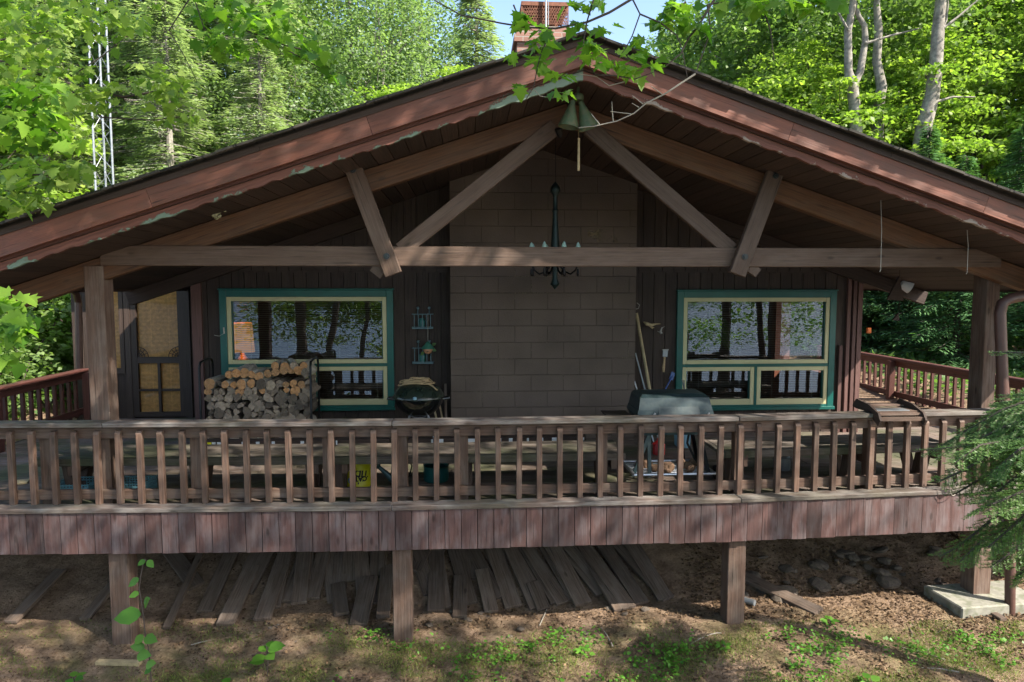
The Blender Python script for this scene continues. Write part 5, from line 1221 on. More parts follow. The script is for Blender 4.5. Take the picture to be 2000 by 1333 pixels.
tp = thing('metal_pot', 'dark teal round metal pot with a bail handle behind the railing', 'pot', (P(851, 948, 6.6).x, 6.72, 0)); tx = tp.location.x
b = MB(); b.lathe((tx, 6.72, 0), [(0, 0.002), (.118, .002), (.125, .02), (.125, .15), (.13, .155), (.12, .155), (.12, .02), (0, .015)], 28); b.build('body', 'tealpl', tp, True)
b = MB(); b.tube([(tx + .127 * math.cos(a), 6.72, .155 + .05 * math.sin(a)) for a in np.linspace(0, math.pi, 12)], .004, 5); b.build('handle', 'black', tp, True)
gp = thing('zinc_pail', 'small grey zinc pail on the deck left of the far right bench legs', 'pail', (P(1557, 950, 6.55).x, 6.9, 0)); tx = gp.location.x
b = MB(); b.lathe((tx, 6.9, 0), [(0, .002), (.08, .002), (.085, .02), (.088, .13), (.093, .135), (.08, .135), (.07, .15), (0, .17)], 24); b.build('body', 'galv', gp, True)
b = MB(); b.tube([(tx + .03 * math.cos(a), 6.9, .165 + .03 * math.sin(a)) for a in np.linspace(0, math.pi, 8)], .004, 5); b.build('handle', 'galv', gp, True)
def crate_fn(x, y, w_, d_, h_, lb):
    t = thing('plastic_crate', lb, 'crate', (x, y, 0))
    for (a, c, e, f) in ((x - w_, x + w_, y - d_ - .004, y - d_ + .004), (x - w_, x + w_, y + d_ - .004, y + d_ + .004), (x - w_ - .004, x - w_ + .004, y - d_ + .004, y + d_ - .004), (x + w_ - .004, x + w_ + .004, y - d_ + .004, y + d_ - .004)):
        b = MB()
        for z in np.linspace(.012, h_ - .01, 5): b.box(a, c, e, f, z - .006, z + .006, tint=.5)
        n = 12; 
        for k in range(n + 1):
            if c - a > f - e: xx = a + (c - a) * k / n; b.box(xx - .004, xx + .004, e + .001, f - .001, .0, h_, ax='z', tint=.5)
            else: yy = e + (f - e) * k / n; b.box(a + .001, c - .001, yy - .004, yy + .004, 0, h_, ax='z', tint=.5)
        b.build('side', 'crate', t)
    b = MB(); b.box(x - w_ + .005, x + w_ - .005, y - d_ + .005, y + d_ - .005, 0.001, .008); b.build('base', 'crate', t)
crate_fn(P(153, 950, 6.5).x, 6.5, .165, .14, .12, 'pale blue lattice crate behind the left railing, left of the roof post')
crate_fn(P(262, 955, 6.5).x, 6.5, .15, .13, .12, 'pale blue lattice crate behind the left railing, right of the roof post')
one('cardboard_scrap', 'birch', lambda b: b.bar(PZ(20, 944, .01), PZ(56, 940, .012), .16, .012), 'flat pale wood scrap on the deck at the far left', 'scrap')
one('storage_bin', 'ltblue', lambda b: (frustum(b, P(1322, 870, 8).x, P(1342, 870, 8).x, 7.9, 8.1, .0, -.01, -.01, -.01, .24), b.box(P(1320, 870, 8).x - .01, P(1344, 870, 8).x + .01, 7.88, 8.12, .241, .26)), 'pale blue plastic bin on the deck behind the gas grill', 'bin')
one('red_jug', 'red', lambda b: (b.lathe((P(1287, 880, 7.6).x, 7.6, 0), [(0, .0), (.07, .01), (.07, .12), (.03, .17), (.02, .2), (0, .2)], 16), b.tube([P(1275, 868, 7.58), P(1283, 862, 7.58), P(1290, 870, 7.58)], .012, 6)), 'small red jug on the deck seen under the gas grill', 'jug', smooth=True)
# two long boards with price stickers at the foot of the wall, and the metal pole
for i, (xa, xb, st, lb) in enumerate(((375, 760, ((375, 396, 'yellow'), (405, 413, 'yellow'), (414, 421, 'white'), (424, 432, 'white'), (472, 480, 'white'), (500, 507, 'white'), (531, 537, 'white'), (587, 594, 'white'), (656, 659, 'white')), 'long dark board with white and yellow stickers on the deck, left one'), (790, 1145, ((842, 846, 'white'), (856, 866, 'white'), (887, 900, 'white'), (911, 929, 'white'), (968, 979, 'white'), (994, 1001, 'white'), (1029, 1033, 'white'), (1058, 1061, 'white'), (1078, 1087, 'white'), (1132, 1141, 'white')), 'long dark board with only white stickers on the deck, right one'))):
    Y = 7.75; t = thing('lumber_board', lb, 'board', (P((xa + xb) / 2, 868, Y).x, Y, 0)); zt_ = P(600, 864, Y).z; zb_ = .003
    b = MB(); b.box(P(xa, 868, Y).x, P(xb, 868, Y).x, Y, Y + .14, zb_, zt_ + .02); b.build('plank', 'drip', t)
    for (s0, s1, m_) in st:
        b = MB(); b.box(P(s0, 868, Y).x, P(s1, 868, Y).x, Y - .002, Y - .0005, zt_ - .035, zt_ + .014, ax='z'); b.build('sticker', m_, t)
one('metal_pole', 'galv', lambda b: b.tube([P(418, 903, 6.7), P(700, 899, 6.7), P(1142, 894, 6.74)], .012, 8), 'long shiny metal pole lying under the benches behind the railing', 'pole', smooth=True)
# tray on the right part of the rail
tr = thing('rail_tray', 'dark wooden tray with scrolled side panels sitting on the railing', 'tray', P(1745, 830, 6.1))
ty = 6.1; ax0, ax1 = P(1712, 840, 5.95).x, P(1804, 840, 5.95).x
for xx in (ax0, ax1 - .02):
    b = MB(); out = [(6.36, .775), (6.30, .85), (6.10, .83), (5.94, .775), (5.90, .71), (5.93, .655), (5.99, .69), (6.02, .757), (6.2, .757), (6.3, .757)]
    out = [(y + .0, z) for y, z in out]
    n = len(out); c_ = (6.1, .775)
    for i in range(n):
        j = (i + 1) % n; b.face([(xx, *out[i]), (xx, *out[j]), (xx, *c_)]); b.face([(xx + .02, *out[j]), (xx + .02, *out[i]), (xx + .02, *c_)]); b.face([(xx, *out[i]), (xx + .02, *out[i]), (xx + .02, *out[j]), (xx, *out[j])])
    b.build('side_panel', 'drip', tr)
b = MB(); b.box(ax0 + .02, ax1 - .02, 6.22, 6.34, .785, .80); b.box(ax0 + .02, ax1 - .02, 6.0, 6.2, .765, .78); b.box(ax0 + .02, ax1 - .02, 5.93, 5.955, .70, .735); b.bar((ax0 + .02, 5.99, .757), (ax1 - .02, 5.99, .757), .05, .02); b.build('slat', 'post', tr)
b = MB(); b.box(ax0 + .03, ax1 - .1, 6.01, 6.12, .781, .786); b.build('metal_liner', 'galv', tr)
one('orange_tag', plain('orange_plastic', (.75, .16, .02), .5), lambda b: b.box(P(1691, 645, 8.66).x, P(1696, 645, 8.66).x + .02, 8.62, 8.66, P(1693, 651, 8.66).z, P(1693, 640, 8.66).z), 'small orange tag on the right corner of the cabin wall', 'tag', bevel=.008)
def wirecoil(b):
    q = random.Random(8)
    for k in range(9):
        r = q.uniform(.07, .13); c = P(1862, 935, 5.95) + Vector((q.uniform(-.02, .02), q.uniform(-.02, .02), q.uniform(-.02, .02) - .02 * k / 9)); b.tube([c + Vector((r * .55 * math.cos(a), .03 * math.sin(a + k), r * math.sin(a))) for a in np.linspace(0, 2 * math.pi, 22)], .003, 4, cap=False)
one('wire_coil', 'twigpale', wirecoil, 'tangled coil of thin wire hanging on the deck edge by the fir', 'wire')
# inside: lamp and plant
lp = thing('table_lamp', 'lit table lamp with an orange shade behind the left window', 'lamp', P(473, 705, 9.25)); lc = P(473, 660, 9.25)
b = MB(); z0, z1 = P(473, 688, 9.25).z, P(473, 631, 9.25).z; b.lathe((lc.x, 9.25, 0), [(.155, z0), (.13, z1)], 28)
b.lathe((lc.x, 9.25, 0), [(.152, z0), (.127, z1)], 28); b.build('lamp_shade', 'shade', lp, True)
b = MB(); b.lathe((lc.x, 9.25, 0), [(.0, z0 - .32), (.08, z0 - .31), (.07, z0 - .2), (.09, z0 - .12), (.03, z0 - .04), (.012, z0), (.012, z0 + .2)], 20); b.build('base', plain('brass', (.30, .20, .06), .35, .7, var=.1), lp, True)
pl = bpy.data.lights.new('bulb', 'POINT'); pl.energy = .9; pl.color = (1, .72, .42); pl.shadow_soft_size = .05; po = bpy.data.objects.new('bulb', pl); sc.collection.objects.link(po); po.location = (lc.x, 9.25, (z0 + z1) / 2); po.parent = lp; po.matrix_parent_inverse = Matrix.Translation(-lp.location)
one('side_table', 'interior', lambda b: (b.box(lc.x - .25, lc.x + .3, 9.05, 9.5, z0 - .35, z0 - .32), b.box(lc.x - .22, lc.x - .18, 9.1, 9.14, 0, z0 - .35, ax='z'), b.box(lc.x + .22, lc.x + .26, 9.1, 9.14, 0, z0 - .35, ax='z')), 'small wooden table under the lit lamp inside the cabin', 'table')
hpn = thing('hanging_plant', 'trailing houseplant hanging behind the right window', 'houseplant', P(1395, 615, 9.15)); hc = P(1395, 612, 9.15)
r_ = np.random.default_rng(3); n = 420; a = r_.uniform(0, 2 * math.pi, n); e = r_.uniform(.02, .22, n); pos = np.stack([hc.x + e * np.cos(a), 9.15 + e * np.sin(a) * .6, hc.z + .1 - e * 1.0 - r_.random(n) * .3], 1); tp_ = np.stack([np.cos(a) * .5, np.sin(a) * .5, -np.ones(n)], 1)
leaves('foliage', 'lf_dark', pos, tp_, np.stack([np.cos(a), np.sin(a), np.ones(n) * .3], 1), r_.uniform(.15, .3, n), BLADE * np.array((1.6, 1, 1)), r_.random(n), hpn)
b = MB(); b.lathe((hc.x, 9.15, hc.z), [(0, -.05), (.08, -.04), (.1, .08), (.09, .09)], 18); b.tube([(hc.x, 9.15, hc.z + .08), (hc.x, 9.15, 2.3)], .004, 4); b.build('pot', 'interior', hpn, True)
for (px, lb) in ((1515, 'reddish wooden post inside behind the right window'),):
    one('interior_post', plain('red_wood', (.16, .05, .025), .6), lambda b: b.box(P(px, 650, 10.5).x, P(px, 650, 10.5).x + .14, 10.5, 10.64, 0, 2.3, ax='z'), lb, 'post')
# ---------------------------------------------------------------- under the deck
PLK = [((395, 1088), (325, 1232), .07)] + [((520 + k * 37, 1090), (480 + k * 43 + (k % 3) * 9, 1165 + (k * 7 % 4) * 9), .15) for k in range(20)] + [((335, 1088), (385, 1150), .16), ((500, 1095), (440, 1225), .17), ((556, 1095), (512, 1215), .16), ((590, 1095), (558, 1180), .12), ((600, 1088), (598, 1140), .14), ((640, 1088), (655, 1180), .15), ((682, 1088), (683, 1140), .14), ((738, 1088), (735, 1140), .15), ((722, 1140), (700, 1225), .17), ((757, 1110), (748, 1210), .13), ((828, 1088), (812, 1120), .12), ((852, 1088), (852, 1198), .17), ((900, 1138), (898, 1210), .14), ((912, 1088), (918, 1135), .15), ((968, 1088), (1003, 1190), .18), ((1012, 1088), (1045, 1140), .15), ((1035, 1088), (1090, 1180), .17), ((1085, 1088), (1140, 1185), .18), ((1120, 1088), (1168, 1140), .14), ((1160, 1110), (1215, 1195), .17), ((1190, 1088), (1240, 1180), .14), ((1245, 1090), (1300, 1175), .17), ((450, 1090), (400, 1200), .15), ((940, 1125), (960, 1200), .14), ((120, 1120), (20, 1220), .12), ((240, 1130), (165, 1215), .1), ((1450, 1130), (1600, 1200), .14), ((1840, 1145), (1960, 1215), .07), ((1040, 1150), (1062, 1195), .14), ((660, 1150), (668, 1205), .14)]
for i, (pt_, pb_, wd) in enumerate(PLK):
    a, c = G(*pb_), G(*pt_); d = c - a; ext = 1.0 if pt_[1] > 1095 else 1.35
    e = a + d * ext; e.z = ground(e.x, e.y); up = Vector((0, -.34, 1))
    nq = len(PLK)
    lb = {0: 'thin pale stick leaning on the bank left of the leftmost posts', nq - 4: 'broad short board lying on the slope right of the right post', nq - 3: 'narrow pale board lying behind the concrete slab'}.get(i, 'grey weathered plank lying on the bank under the deck')
    one('old_plank', 'plank', lambda b: b.bar(a + Vector((0, 0, .02)), e + Vector((0, 0, .02 + rnd.random() * .05)), wd, .035, up, tint=.5 + rnd.uniform(-.15, .15)), lb, 'plank', 'planks laid on the bank below the deck' if i not in (0, nq - 4, nq - 3) else None, bevel=.004)
one('drain_pipe', 'galv', lambda b: b.tube([G(1446, 1178) + Vector((0, 0, .04)), G(1474, 1186) + Vector((0, 0, .04))], .03, 12), 'short pale pipe end sticking out beside the right support post', 'pipe', smooth=True)
one('pale_board', 'birch', lambda b: b.bar(G(190, 1298) + Vector((0, 0, .02)), G(275, 1300) + Vector((0, 0, .02)), .05, .03), 'short pale board half buried near the left post foot', 'board')
rk_ = [rock_mesh(20 + i, 'stone', 'rock') for i in range(5)]
for i in range(64):
    u = rnd.random(); px = rnd.uniform(1440, 1900) if i < 40 else rnd.uniform(420, 1380); py = rnd.uniform(1080, 1175) + (px - 1440) * .05 if i < 40 else rnd.uniform(1190, 1260)
    if i < 40 and px > 1620: py = rnd.uniform(1075, 1140)
    if i == 0: px, py = 1735, 1142
    p = G(px, py); o = rk_[i] if i < 5 else rk_[i % 5].copy(); sc.collection.objects.link(o); r = rnd.uniform(.035, .10) if i < 40 else rnd.uniform(.015, .04); r = .12 if i == 0 else r
    o.location = p + Vector((0, 0, r * .25)); o.scale = (r * rnd.uniform(.9, 1.5), r, r * rnd.uniform(.6, 1)); o.rotation_euler = (rnd.uniform(-.3, .3), rnd.uniform(-.3, .3), rnd.uniform(0, 6.28))
    tag(o, 'rough brownish stone lying on the earth bank near the deck posts', 'stone', 'stones on the bank below the deck')
# undergrowth on the slope beside and behind the cabin
r = np.random.default_rng(77); U = []
for (xa, xb, ya, yb, n) in ((7.4, 20, 6.5, 20, 26000), (-16, -6.2, 7, 20, 18000)):
    x = r.uniform(xa, xb, n); y = r.uniform(ya, yb, n)
    for i in range(n):
        h = .12 + .45 * max(0, nz0(x[i], y[i])) 
        U.append((x[i], y[i], ground(x[i], y[i]) + r.random() * h))
U = np.array(U); dr = r.normal(size=U.shape); dr[:, 2] = dr[:, 2] * .4 + .1
tag(leaves('undergrowth', 'lf_dark', U, dr, r.normal(size=U.shape) * .5 + np.array((0, 0, 1)), r.uniform(.06, .15, len(U)), OVAL, r.random(len(U))), 'low green undergrowth covering the forest floor beside the cabin', 'undergrowth', kind='stuff')
# litter, grass, small weeds
def scatter(name, mat, shape, n, region, size, up, dens=None, lift=.008, seed=1):
    r = np.random.default_rng(seed); X = []; 
    while len(X) < n:
        px, py = r.uniform(region[0], region[1]), r.uniform(region[2], region[3])
        if dens and r.random() > dens(px, py): continue
        d = ray(px, py); z = -1.2; t = (z - CAM.z) / d.z; p = CAM + d * t
        for _ in range(6): z = ground(p.x, p.y); t = (z - CAM.z) / d.z; p = CAM + d * t
        X.append((p.x, p.y, ground(p.x, p.y) + lift))
    return np.array(X), r
def nz(px, py, s, o=0): return mn.noise(Vector((px * s, py * s * 2, o))) * .5 + .5
X, r = scatter('', '', 0, 15000, (300, 2100, 1060, 1333), 1, 1, lambda a, c: min(1, .04 + .3 * (nz(a, c, .01) > .52) + (1.0 if a > 1330 and 1060 < c < 1200 + (a - 1300) * .07 else 0) + (.3 if 900 < a < 1330 and 1190 < c < 1230 else 0)))
tag(leaves('leaf_litter', 'litter', X, r.normal(size=X.shape) * np.array((1, 1, .3)), r.normal(size=X.shape) * .5 + np.array((0, 0, 1)), r.uniform(.015, .042, len(X)), KITE * np.array((1.1, 1, 1.5)), r.random(len(X))), 'brown dry leaves and chips scattered over the ground', 'leaf litter', kind='stuff')
X, r = scatter('', '', 0, 30000, (-60, 2060, 1085, 1345), 1, 1, lambda a, c: .25 + .75 * (nz(a, c, .012, 2) > .45), seed=5)
tag(leaves('twig_litter', 'litter', X, r.normal(size=X.shape) * np.array((1, 1, .12)), r.normal(size=X.shape) * .3 + np.array((0, 0, 1)), r.uniform(.010, .030, len(X)), KITE * np.array((.55, 1, 1)), r.random(len(X)) ** 1.3), 'fine chips, needles and bits of twig scattered all over the ground', 'fine litter', kind='stuff')
X, r = scatter('', '', 0, 26000, (-100, 2100, 1215, 1345), 1, 1, lambda a, c: max(0, min(1, (nz(a, c, .008, 4) - .42) * 4)) * (1 if a > 330 else .5) * min(1, max(0, (c - 1205 + (a > 1450) * 60) / 60)), seed=2)
dr = r.normal(size=X.shape) * .7; dr[:, 2] = 1
tag(leaves('grass', 'grass', X, dr, r.normal(size=X.shape), r.uniform(.012, .035, len(X)), BLADE * np.array((2.6, 1, 1)), r.random(len(X))), 'short sparse moss and grass on the ground before the deck', 'grass', kind='stuff')
X, r = scatter('', '', 0, 260, (620, 2050, 1235, 1340), 1, 1, lambda a, c: max(0, min(1, (nz(a, c, .006, 9) - .45) * 4)) * (1 if a > 950 else .3), seed=3)
C_ = np.repeat(X, 9, axis=0) + r.normal(size=(len(X) * 9, 3)) * np.array((.035, .035, .0)); C_[:, 2] += r.uniform(.01, .05, len(C_))
dr = r.normal(size=C_.shape); dr[:, 2] = abs(dr[:, 2]) * .4
tag(leaves('ground_weeds', 'lf_weed', C_, dr, r.normal(size=C_.shape) * .3 + np.array((0, 0, 1)), r.uniform(.015, .04, len(C_)), OVAL, r.random(len(C_))), 'tiny green weeds scattered over the ground before the deck', 'weeds', kind='stuff')
for i in range(16):
    p = G(rnd.uniform(60, 1900), rnd.uniform(1200, 1325)); a = rnd.uniform(0, 3.14); L = rnd.uniform(.12, .4); q = p + Vector((math.cos(a) * L, math.sin(a) * L, 0)); q.z = ground(q.x, q.y); mid = (p + q) / 2 + Vector((.01, .02, .008))
    one('fallen_twig', 'twigpale' if i % 2 else 'twig', lambda b: b.tube([p + Vector((0, 0, .01)), mid, q + Vector((0, 0, .01))], [.006, .005, .002], 5), 'thin fallen twig lying on the ground in front of the deck', 'twig', 'fallen twigs on the ground before the deck')
def plant(label, base, stem, lv, name='seedling', mat='lf_weed', cat='plant', rad=.004, shape=OVAL):
    t = thing(name, label, cat, base); b = MB(); b.tube(stem, rad, 5); b.build('stem', 'twig' if name == 'vine' else 'twig', t, True)
    leaves('foliage', mat, [l[0] for l in lv], [l[1] for l in lv], [l[2] for l in lv], [l[3] for l in lv], shape, np.array([rnd.random() for _ in lv]), t); return t
def toward(x, y): return RGT * x + Vector((0, 0, 1)) * y
# climbing stem with heart-shaped leaves beside the left post
Zv = 4.6
st = [D(300, 1300, Zv), D(290, 1265, Zv), D(283, 1235, Zv), D(281, 1210, Zv), D(277, 1180, Zv), D(272, 1150, Zv), D(275, 1125, Zv), D(282, 1092, Zv), D(287, 1096, Zv)]
st[0].z = ground(st[0].x, st[0].y)
lvv = [((276, 1200), (-1, -.1), .15), ((282, 1185), (.4, .5), .075), ((272, 1158), (-.8, -.3), .06), ((272, 1130), (-.8, -.6), .075), ((284, 1094), (-.4, -.3), .05), ((288, 1095), (.6, -.5), .06), ((282, 1245), (1, -.2), .09), ((280, 1240), (-.6, -.7), .07), ((268, 1280), (.9, .1), .10), ((285, 1300), (.8, .3), .08), ((281, 1175), (.6, .3), .06), ((283, 1265), (-.8, .2), .08), ((296, 1305), (-.5, -.4), .05)]
plant('tall climbing stem with broad pointed leaves in front of the left post', st[0], st, [(D(x, y, Zv), toward(a, c) - FWD * .25, Vector((rnd.uniform(-.3, .3), -.75, .7)), s * 1.15) for (x, y), (a, c), s in lvv], name='vine')
def sprout(px, py, n, s, label, Z=None, spread=.06, ht=.12):
    g = G(px, py + 22); t0 = (g - CAM).dot(FWD); base = g; lv = []; q = random.Random(int(px))
    for k in range(n):
        a = 2 * math.pi * k / n + q.random(); r_ = spread * q.uniform(.3, 1); h = ht * q.uniform(.5, 1); lv.append((base + Vector((math.cos(a) * r_ * .4, math.sin(a) * r_ * .4, h)), Vector((math.cos(a), math.sin(a), .1)), Vector((q.uniform(-.3, .3), -.35 + q.uniform(-.2, .2), 1)), s * q.uniform(.7, 1.15)))
    return plant(label, base, [base, base + Vector((.01, 0, ht * .5)), base + Vector((0, 0, ht))], lv)
sprout(522, 1300, 7, .13, 'dark green seedling with broad leaves at the bottom centre-left', ht=.26, spread=.07)
sprout(145, 1330, 5, .09, 'bright seedling with rounded leaves at the bottom left corner', ht=.12)
sprout(432, 1345, 6, .085, 'bright leafy sprout at the bottom edge left of the dark seedling', ht=.13)
sprout(475, 1355, 5, .09, 'leafy sprout at the bottom edge right under the dark seedling', ht=.1)
sprout(1700, 1325, 5, .085, 'bright oval-leaved seedling at the bottom right', ht=.08)
sprout(1140, 1262, 16, .05, 'dense green weed clump right of the middle support post', ht=.07, spread=.13)
sprout(1295, 1265, 18, .04, 'leafy weed clump between the two right posts', ht=.06, spread=.15)
sprout(1412, 1250, 16, .045, 'low green weed clump at the foot of the right post', ht=.06, spread=.11)
sprout(1620, 1205, 10, .06, 'small grassy weed clump below the short sloping board', ht=.08, spread=.1)
# ---------------------------------------------------------------- overhanging branches
def branch(label, stems, clusters, mat, size, name='maple_branch', shape=MAPLE, bark='twig', r0=.006, flat=1):
    """stems: lists of (px, py, depth); clusters: (px, py, depth, n, spread px, spread depth)"""
    base = D(*stems[0][0]); t = thing(name, label, 'branch', base); b = MB()
    for i, s in enumerate(stems):
        rr = r0 if i == 0 else r0 * .5; b.tube([D(*p) for p in s], [rr * (1 - .7 * k / (len(s) - 1)) + .0007 for k in range(len(s))], 6)
    P_, S_ = [], []
    for (x, y, d_, n, sp, sdp) in clusters:
        for k in range(n):
            P_.append(tuple(D(x + rnd.gauss(0, sp), y + rnd.gauss(0, sp * .55), d_ + rnd.gauss(0, sdp))))
    n = len(P_); tp = NR.normal(size=(n, 3)) * np.array((1, 1, .25)); tp[:, 2] -= .45; nn = NR.normal(size=(n, 3)) * .33 + np.array((0, -.45, .9))
    leaves('foliage', mat, P_, tp, nn, NR.uniform(.75, 1.2, n) * size, shape, NR.uniform(0, 1, n), t); b.build('twig', bark, t, True); return t
Zb = 2.9
branch('thin maple branch with bright leaves hanging before the gable peak', [
    [(1600, -190, 3.1), (1420, -80, 3.0), (1240, -5, Zb), (1190, 25, Zb), (1146, 44, Zb), (1085, 56, Zb), (1030, 54, Zb), (980, 46, Zb), (900, 30, Zb), (830, -10, Zb)],
    [(1165, -20, Zb), (1146, 44, Zb), (1140, 80, Zb), (1140, 105, Zb), (1152, 130, Zb), (1163, 147, Zb)],
    [(1232, -8, Zb), (1250, 28, Zb), (1235, 70, Zb), (1222, 95, Zb), (1214, 105, Zb)], [(1250, 28, Zb), (1290, 45, Zb), (1322, 70, Zb), (1332, 95, Zb), (1342, 150, Zb)],
    [(1068, 60, Zb), (1068, 80, Zb), (1058, 100, Zb), (1050, 130, Zb), (1042, 172, Zb), (1027, 195, Zb)], [(1003, 10, Zb), (1015, 40, Zb), (1040, 60, Zb)],
    [(1163, 147, Zb), (1200, 148, Zb), (1240, 155, Zb), (1280, 140, Zb)]],
    [(1015, 30, Zb, 6, 10, .05), (1040, 45, Zb, 6, 10, .05), (1062, 62, Zb, 7, 8, .05), (1055, 85, Zb, 7, 9, .05), (1072, 90, Zb, 5, 7, .05), (1008, 108, Zb, 5, 8, .05), (1040, 115, Zb, 5, 9, .05), (1068, 140, Zb, 6, 10, .05), (1092, 148, Zb, 4, 7, .05), (1018, 165, Zb, 3, 8, .05), (1080, 175, Zb, 3, 5, .03), (1100, 180, Zb, 3, 5, .03), (1150, 85, Zb, 9, 11, .05), (1175, 100, Zb, 8, 12, .05), (1135, 110, Zb, 5, 9, .05), (1185, 125, Zb, 9, 14, .05), (1215, 135, Zb, 9, 14, .05), (1240, 145, Zb, 5, 9, .05), (1235, 100, Zb, 6, 10, .05), (1280, 125, Zb, 5, 10, .05), (1250, 80, Zb, 4, 9, .05), (1280, 85, Zb, 4, 7, .05), (1105, 15, Zb, 3, 6, .03), (1130, 10, Zb, 4, 9, .03), (1170, 8, Zb, 5, 10, .04), (1125, 50, Zb, 5, 9, .04), (1180, 55, Zb, 4, 8, .04)], 'lf_near', .064, r0=.006)
branch('dark knobbly branch with leaves left of the pale bare twig', [
    [(1440, -60, 3.0), (1388, 10, 3.0), (1365, 50, 3.0), (1345, 75, 3.0), (1330, 105, 3.0), (1300, 130, 3.0)], [(1382, 10, 3.0), (1388, 60, 3.0), (1374, 100, 3.0), (1358, 145, 3.0), (1335, 160, 3.0)],
    [(1340, 5, 3.0), (1320, 15, 3.0), (1310, 40, 3.0), (1330, 60, 3.0)]],
    [(1300, 20, 3, 5, 9, .04), (1318, 8, 3, 6, 9, .04), (1330, 25, 3, 6, 9, .04), (1285, 40, 3, 3, 7, .04), (1312, 44, 3, 4, 8, .04), (1345, 45, 3, 4, 8, .04), (1370, 50, 3, 3, 8, .04), (1290, 55, 3, 3, 7, .04), (1350, 12, 3, 4, 8, .04), (1378, 60, 3, 2, 6, .04)], 'lf_near', .072, r0=.006)
branch('pale bare twig curving under the right side of the gable peak', [
    [(1358, 145, 2.95), (1330, 163, 2.95), (1300, 183, 2.95), (1262, 202, 2.95), (1238, 222, 2.95), (1205, 237, 2.95), (1160, 247, 2.95), (1130, 250, 2.95)],
    [(1295, 186, 2.95), (1272, 169, 2.95)], [(1256, 204, 2.95), (1235, 187, 2.95)], [(1248, 210, 2.95), (1234, 202, 2.95)], [(1233, 223, 2.95), (1215, 221, 2.95), (1192, 218, 2.95)], [(1198, 239, 2.95), (1196, 220, 2.95), (1195, 199, 2.95)], [(1171, 243, 2.95), (1162, 232, 2.95), (1155, 223, 2.95)],
    [(1220, 160, 2.95), (1190, 168, 2.95), (1165, 150, 2.95), (1130, 145, 2.95)], [(1043, 175, 2.95), (1055, 188, 2.95), (1080, 192, 2.95), (1090, 185, 2.95)], [(1042, 173, 2.95), (1028, 194, 2.95), (1025, 182, 2.95)]],
    [(1400, 120, 2.95, 1, 5, .03)], 'lf_near', .05, bark='twigpale', r0=.0035)
branch('sunlit maple bough filling the top left corner', [
    [(-260, 60, 4.6), (-60, 100, 4.7), (120, 160, 4.8), (240, 190, 4.8), (330, 175, 4.8), (385, 185, 4.8)], [(-100, 230, 4.8), (60, 200, 4.8), (200, 110, 4.8), (260, 60, 4.9)], [(-60, 90, 4.7), (100, 60, 5), (220, 20, 5), (290, 30, 5)], [(120, 160, 4.8), (200, 230, 4.8), (300, 235, 4.8), (380, 225, 4.8)]],
    [(20, 60, 5, 190, 55, .3), (90, 35, 5, 150, 50, .3), (180, 30, 5, 120, 42, .3), (250, 45, 5, 80, 30, .3), (50, 130, 4.8, 160, 45, .3), (130, 150, 4.8, 60, 35, .25), (200, 175, 4.8, 55, 30, .2), (60, 200, 4.8, 80, 40, .25), (150, 200, 4.8, 40, 28, .2), (300, 150, 4.8, 45, 26, .15), (345, 170, 4.8, 45, 24, .15), (350, 225, 4.8, 28, 18, .12), (310, 190, 4.8, 25, 18, .12)], 'lf_yel', .070, r0=.012)
branch('shaded dark maple bough drooping at the left edge', [
    [(-220, 180, 3.6), (-60, 190, 3.6), (60, 220, 3.6), (150, 290, 3.6)], [(-40, 230, 3.6), (60, 260, 3.6), (120, 240, 3.6)]],
    [(20, 190, 3.6, 30, 28, .1), (50, 225, 3.6, 42, 28, .1), (95, 260, 3.6, 35, 24, .1), (30, 240, 3.6, 30, 26, .1), (90, 175, 3.6, 22, 20, .1), (130, 280, 3.6, 14, 14, .08), (-10, 10, 3.6, 16, 22, .1)], 'lf_near', .085, r0=.01)
branch('low yellow-green bough above the left end of the roof', [
    [(-200, 330, 5), (-20, 345, 5), (120, 340, 5), (170, 330, 5)], [(-20, 370, 5), (80, 380, 5)]],
    [(30, 340, 5, 60, 35, .2), (110, 335, 5, 45, 28, .2), (40, 380, 5, 40, 26, .2), (150, 325, 5, 20, 15, .15)], 'lf_yel', .10, r0=.01)
branch('deep green maple bough reaching down from the top edge', [
    [(330, -120, 4.2), (400, 0, 4.2), (480, 60, 4.2), (560, 90, 4.2), (650, 110, 4.2)], [(360, -60, 4.2), (400, 60, 4.2), (430, 110, 4.2)], [(520, 75, 4.2), (600, 120, 4.2), (655, 150, 4.2)], [(375, -10, 4.4), (330, 60, 4.4), (360, 110, 4.4), (385, 160, 4.4)]],
    [(430, 15, 4.2, 60, 30, .2), (500, 35, 4.2, 60, 30, .2), (410, 75, 4.2, 36, 22, .15), (460, 95, 4.2, 34, 22, .12), (540, 70, 4.2, 48, 26, .15), (600, 95, 4.2, 36, 20, .12), (635, 110, 4.2, 18, 13, .1), (650, 145, 4.2, 7, 7, .06), (560, 30, 4.2, 20, 22, .12)], 'lf_near', .078, r0=.008)
branch('blurred green leaves at the left edge beside the deck', [[(-160, 560, 3.4), (-20, 590, 3.4), (50, 620, 3.4)], [(-20, 640, 3.4), (40, 690, 3.4)]],
    [(15, 590, 3.4, 14, 18, .1), (35, 635, 3.4, 14, 16, .1), (20, 700, 3.4, 12, 16, .1), (-10, 660, 3.4, 10, 16, .1)], 'lf_near', .10, r0=.006)
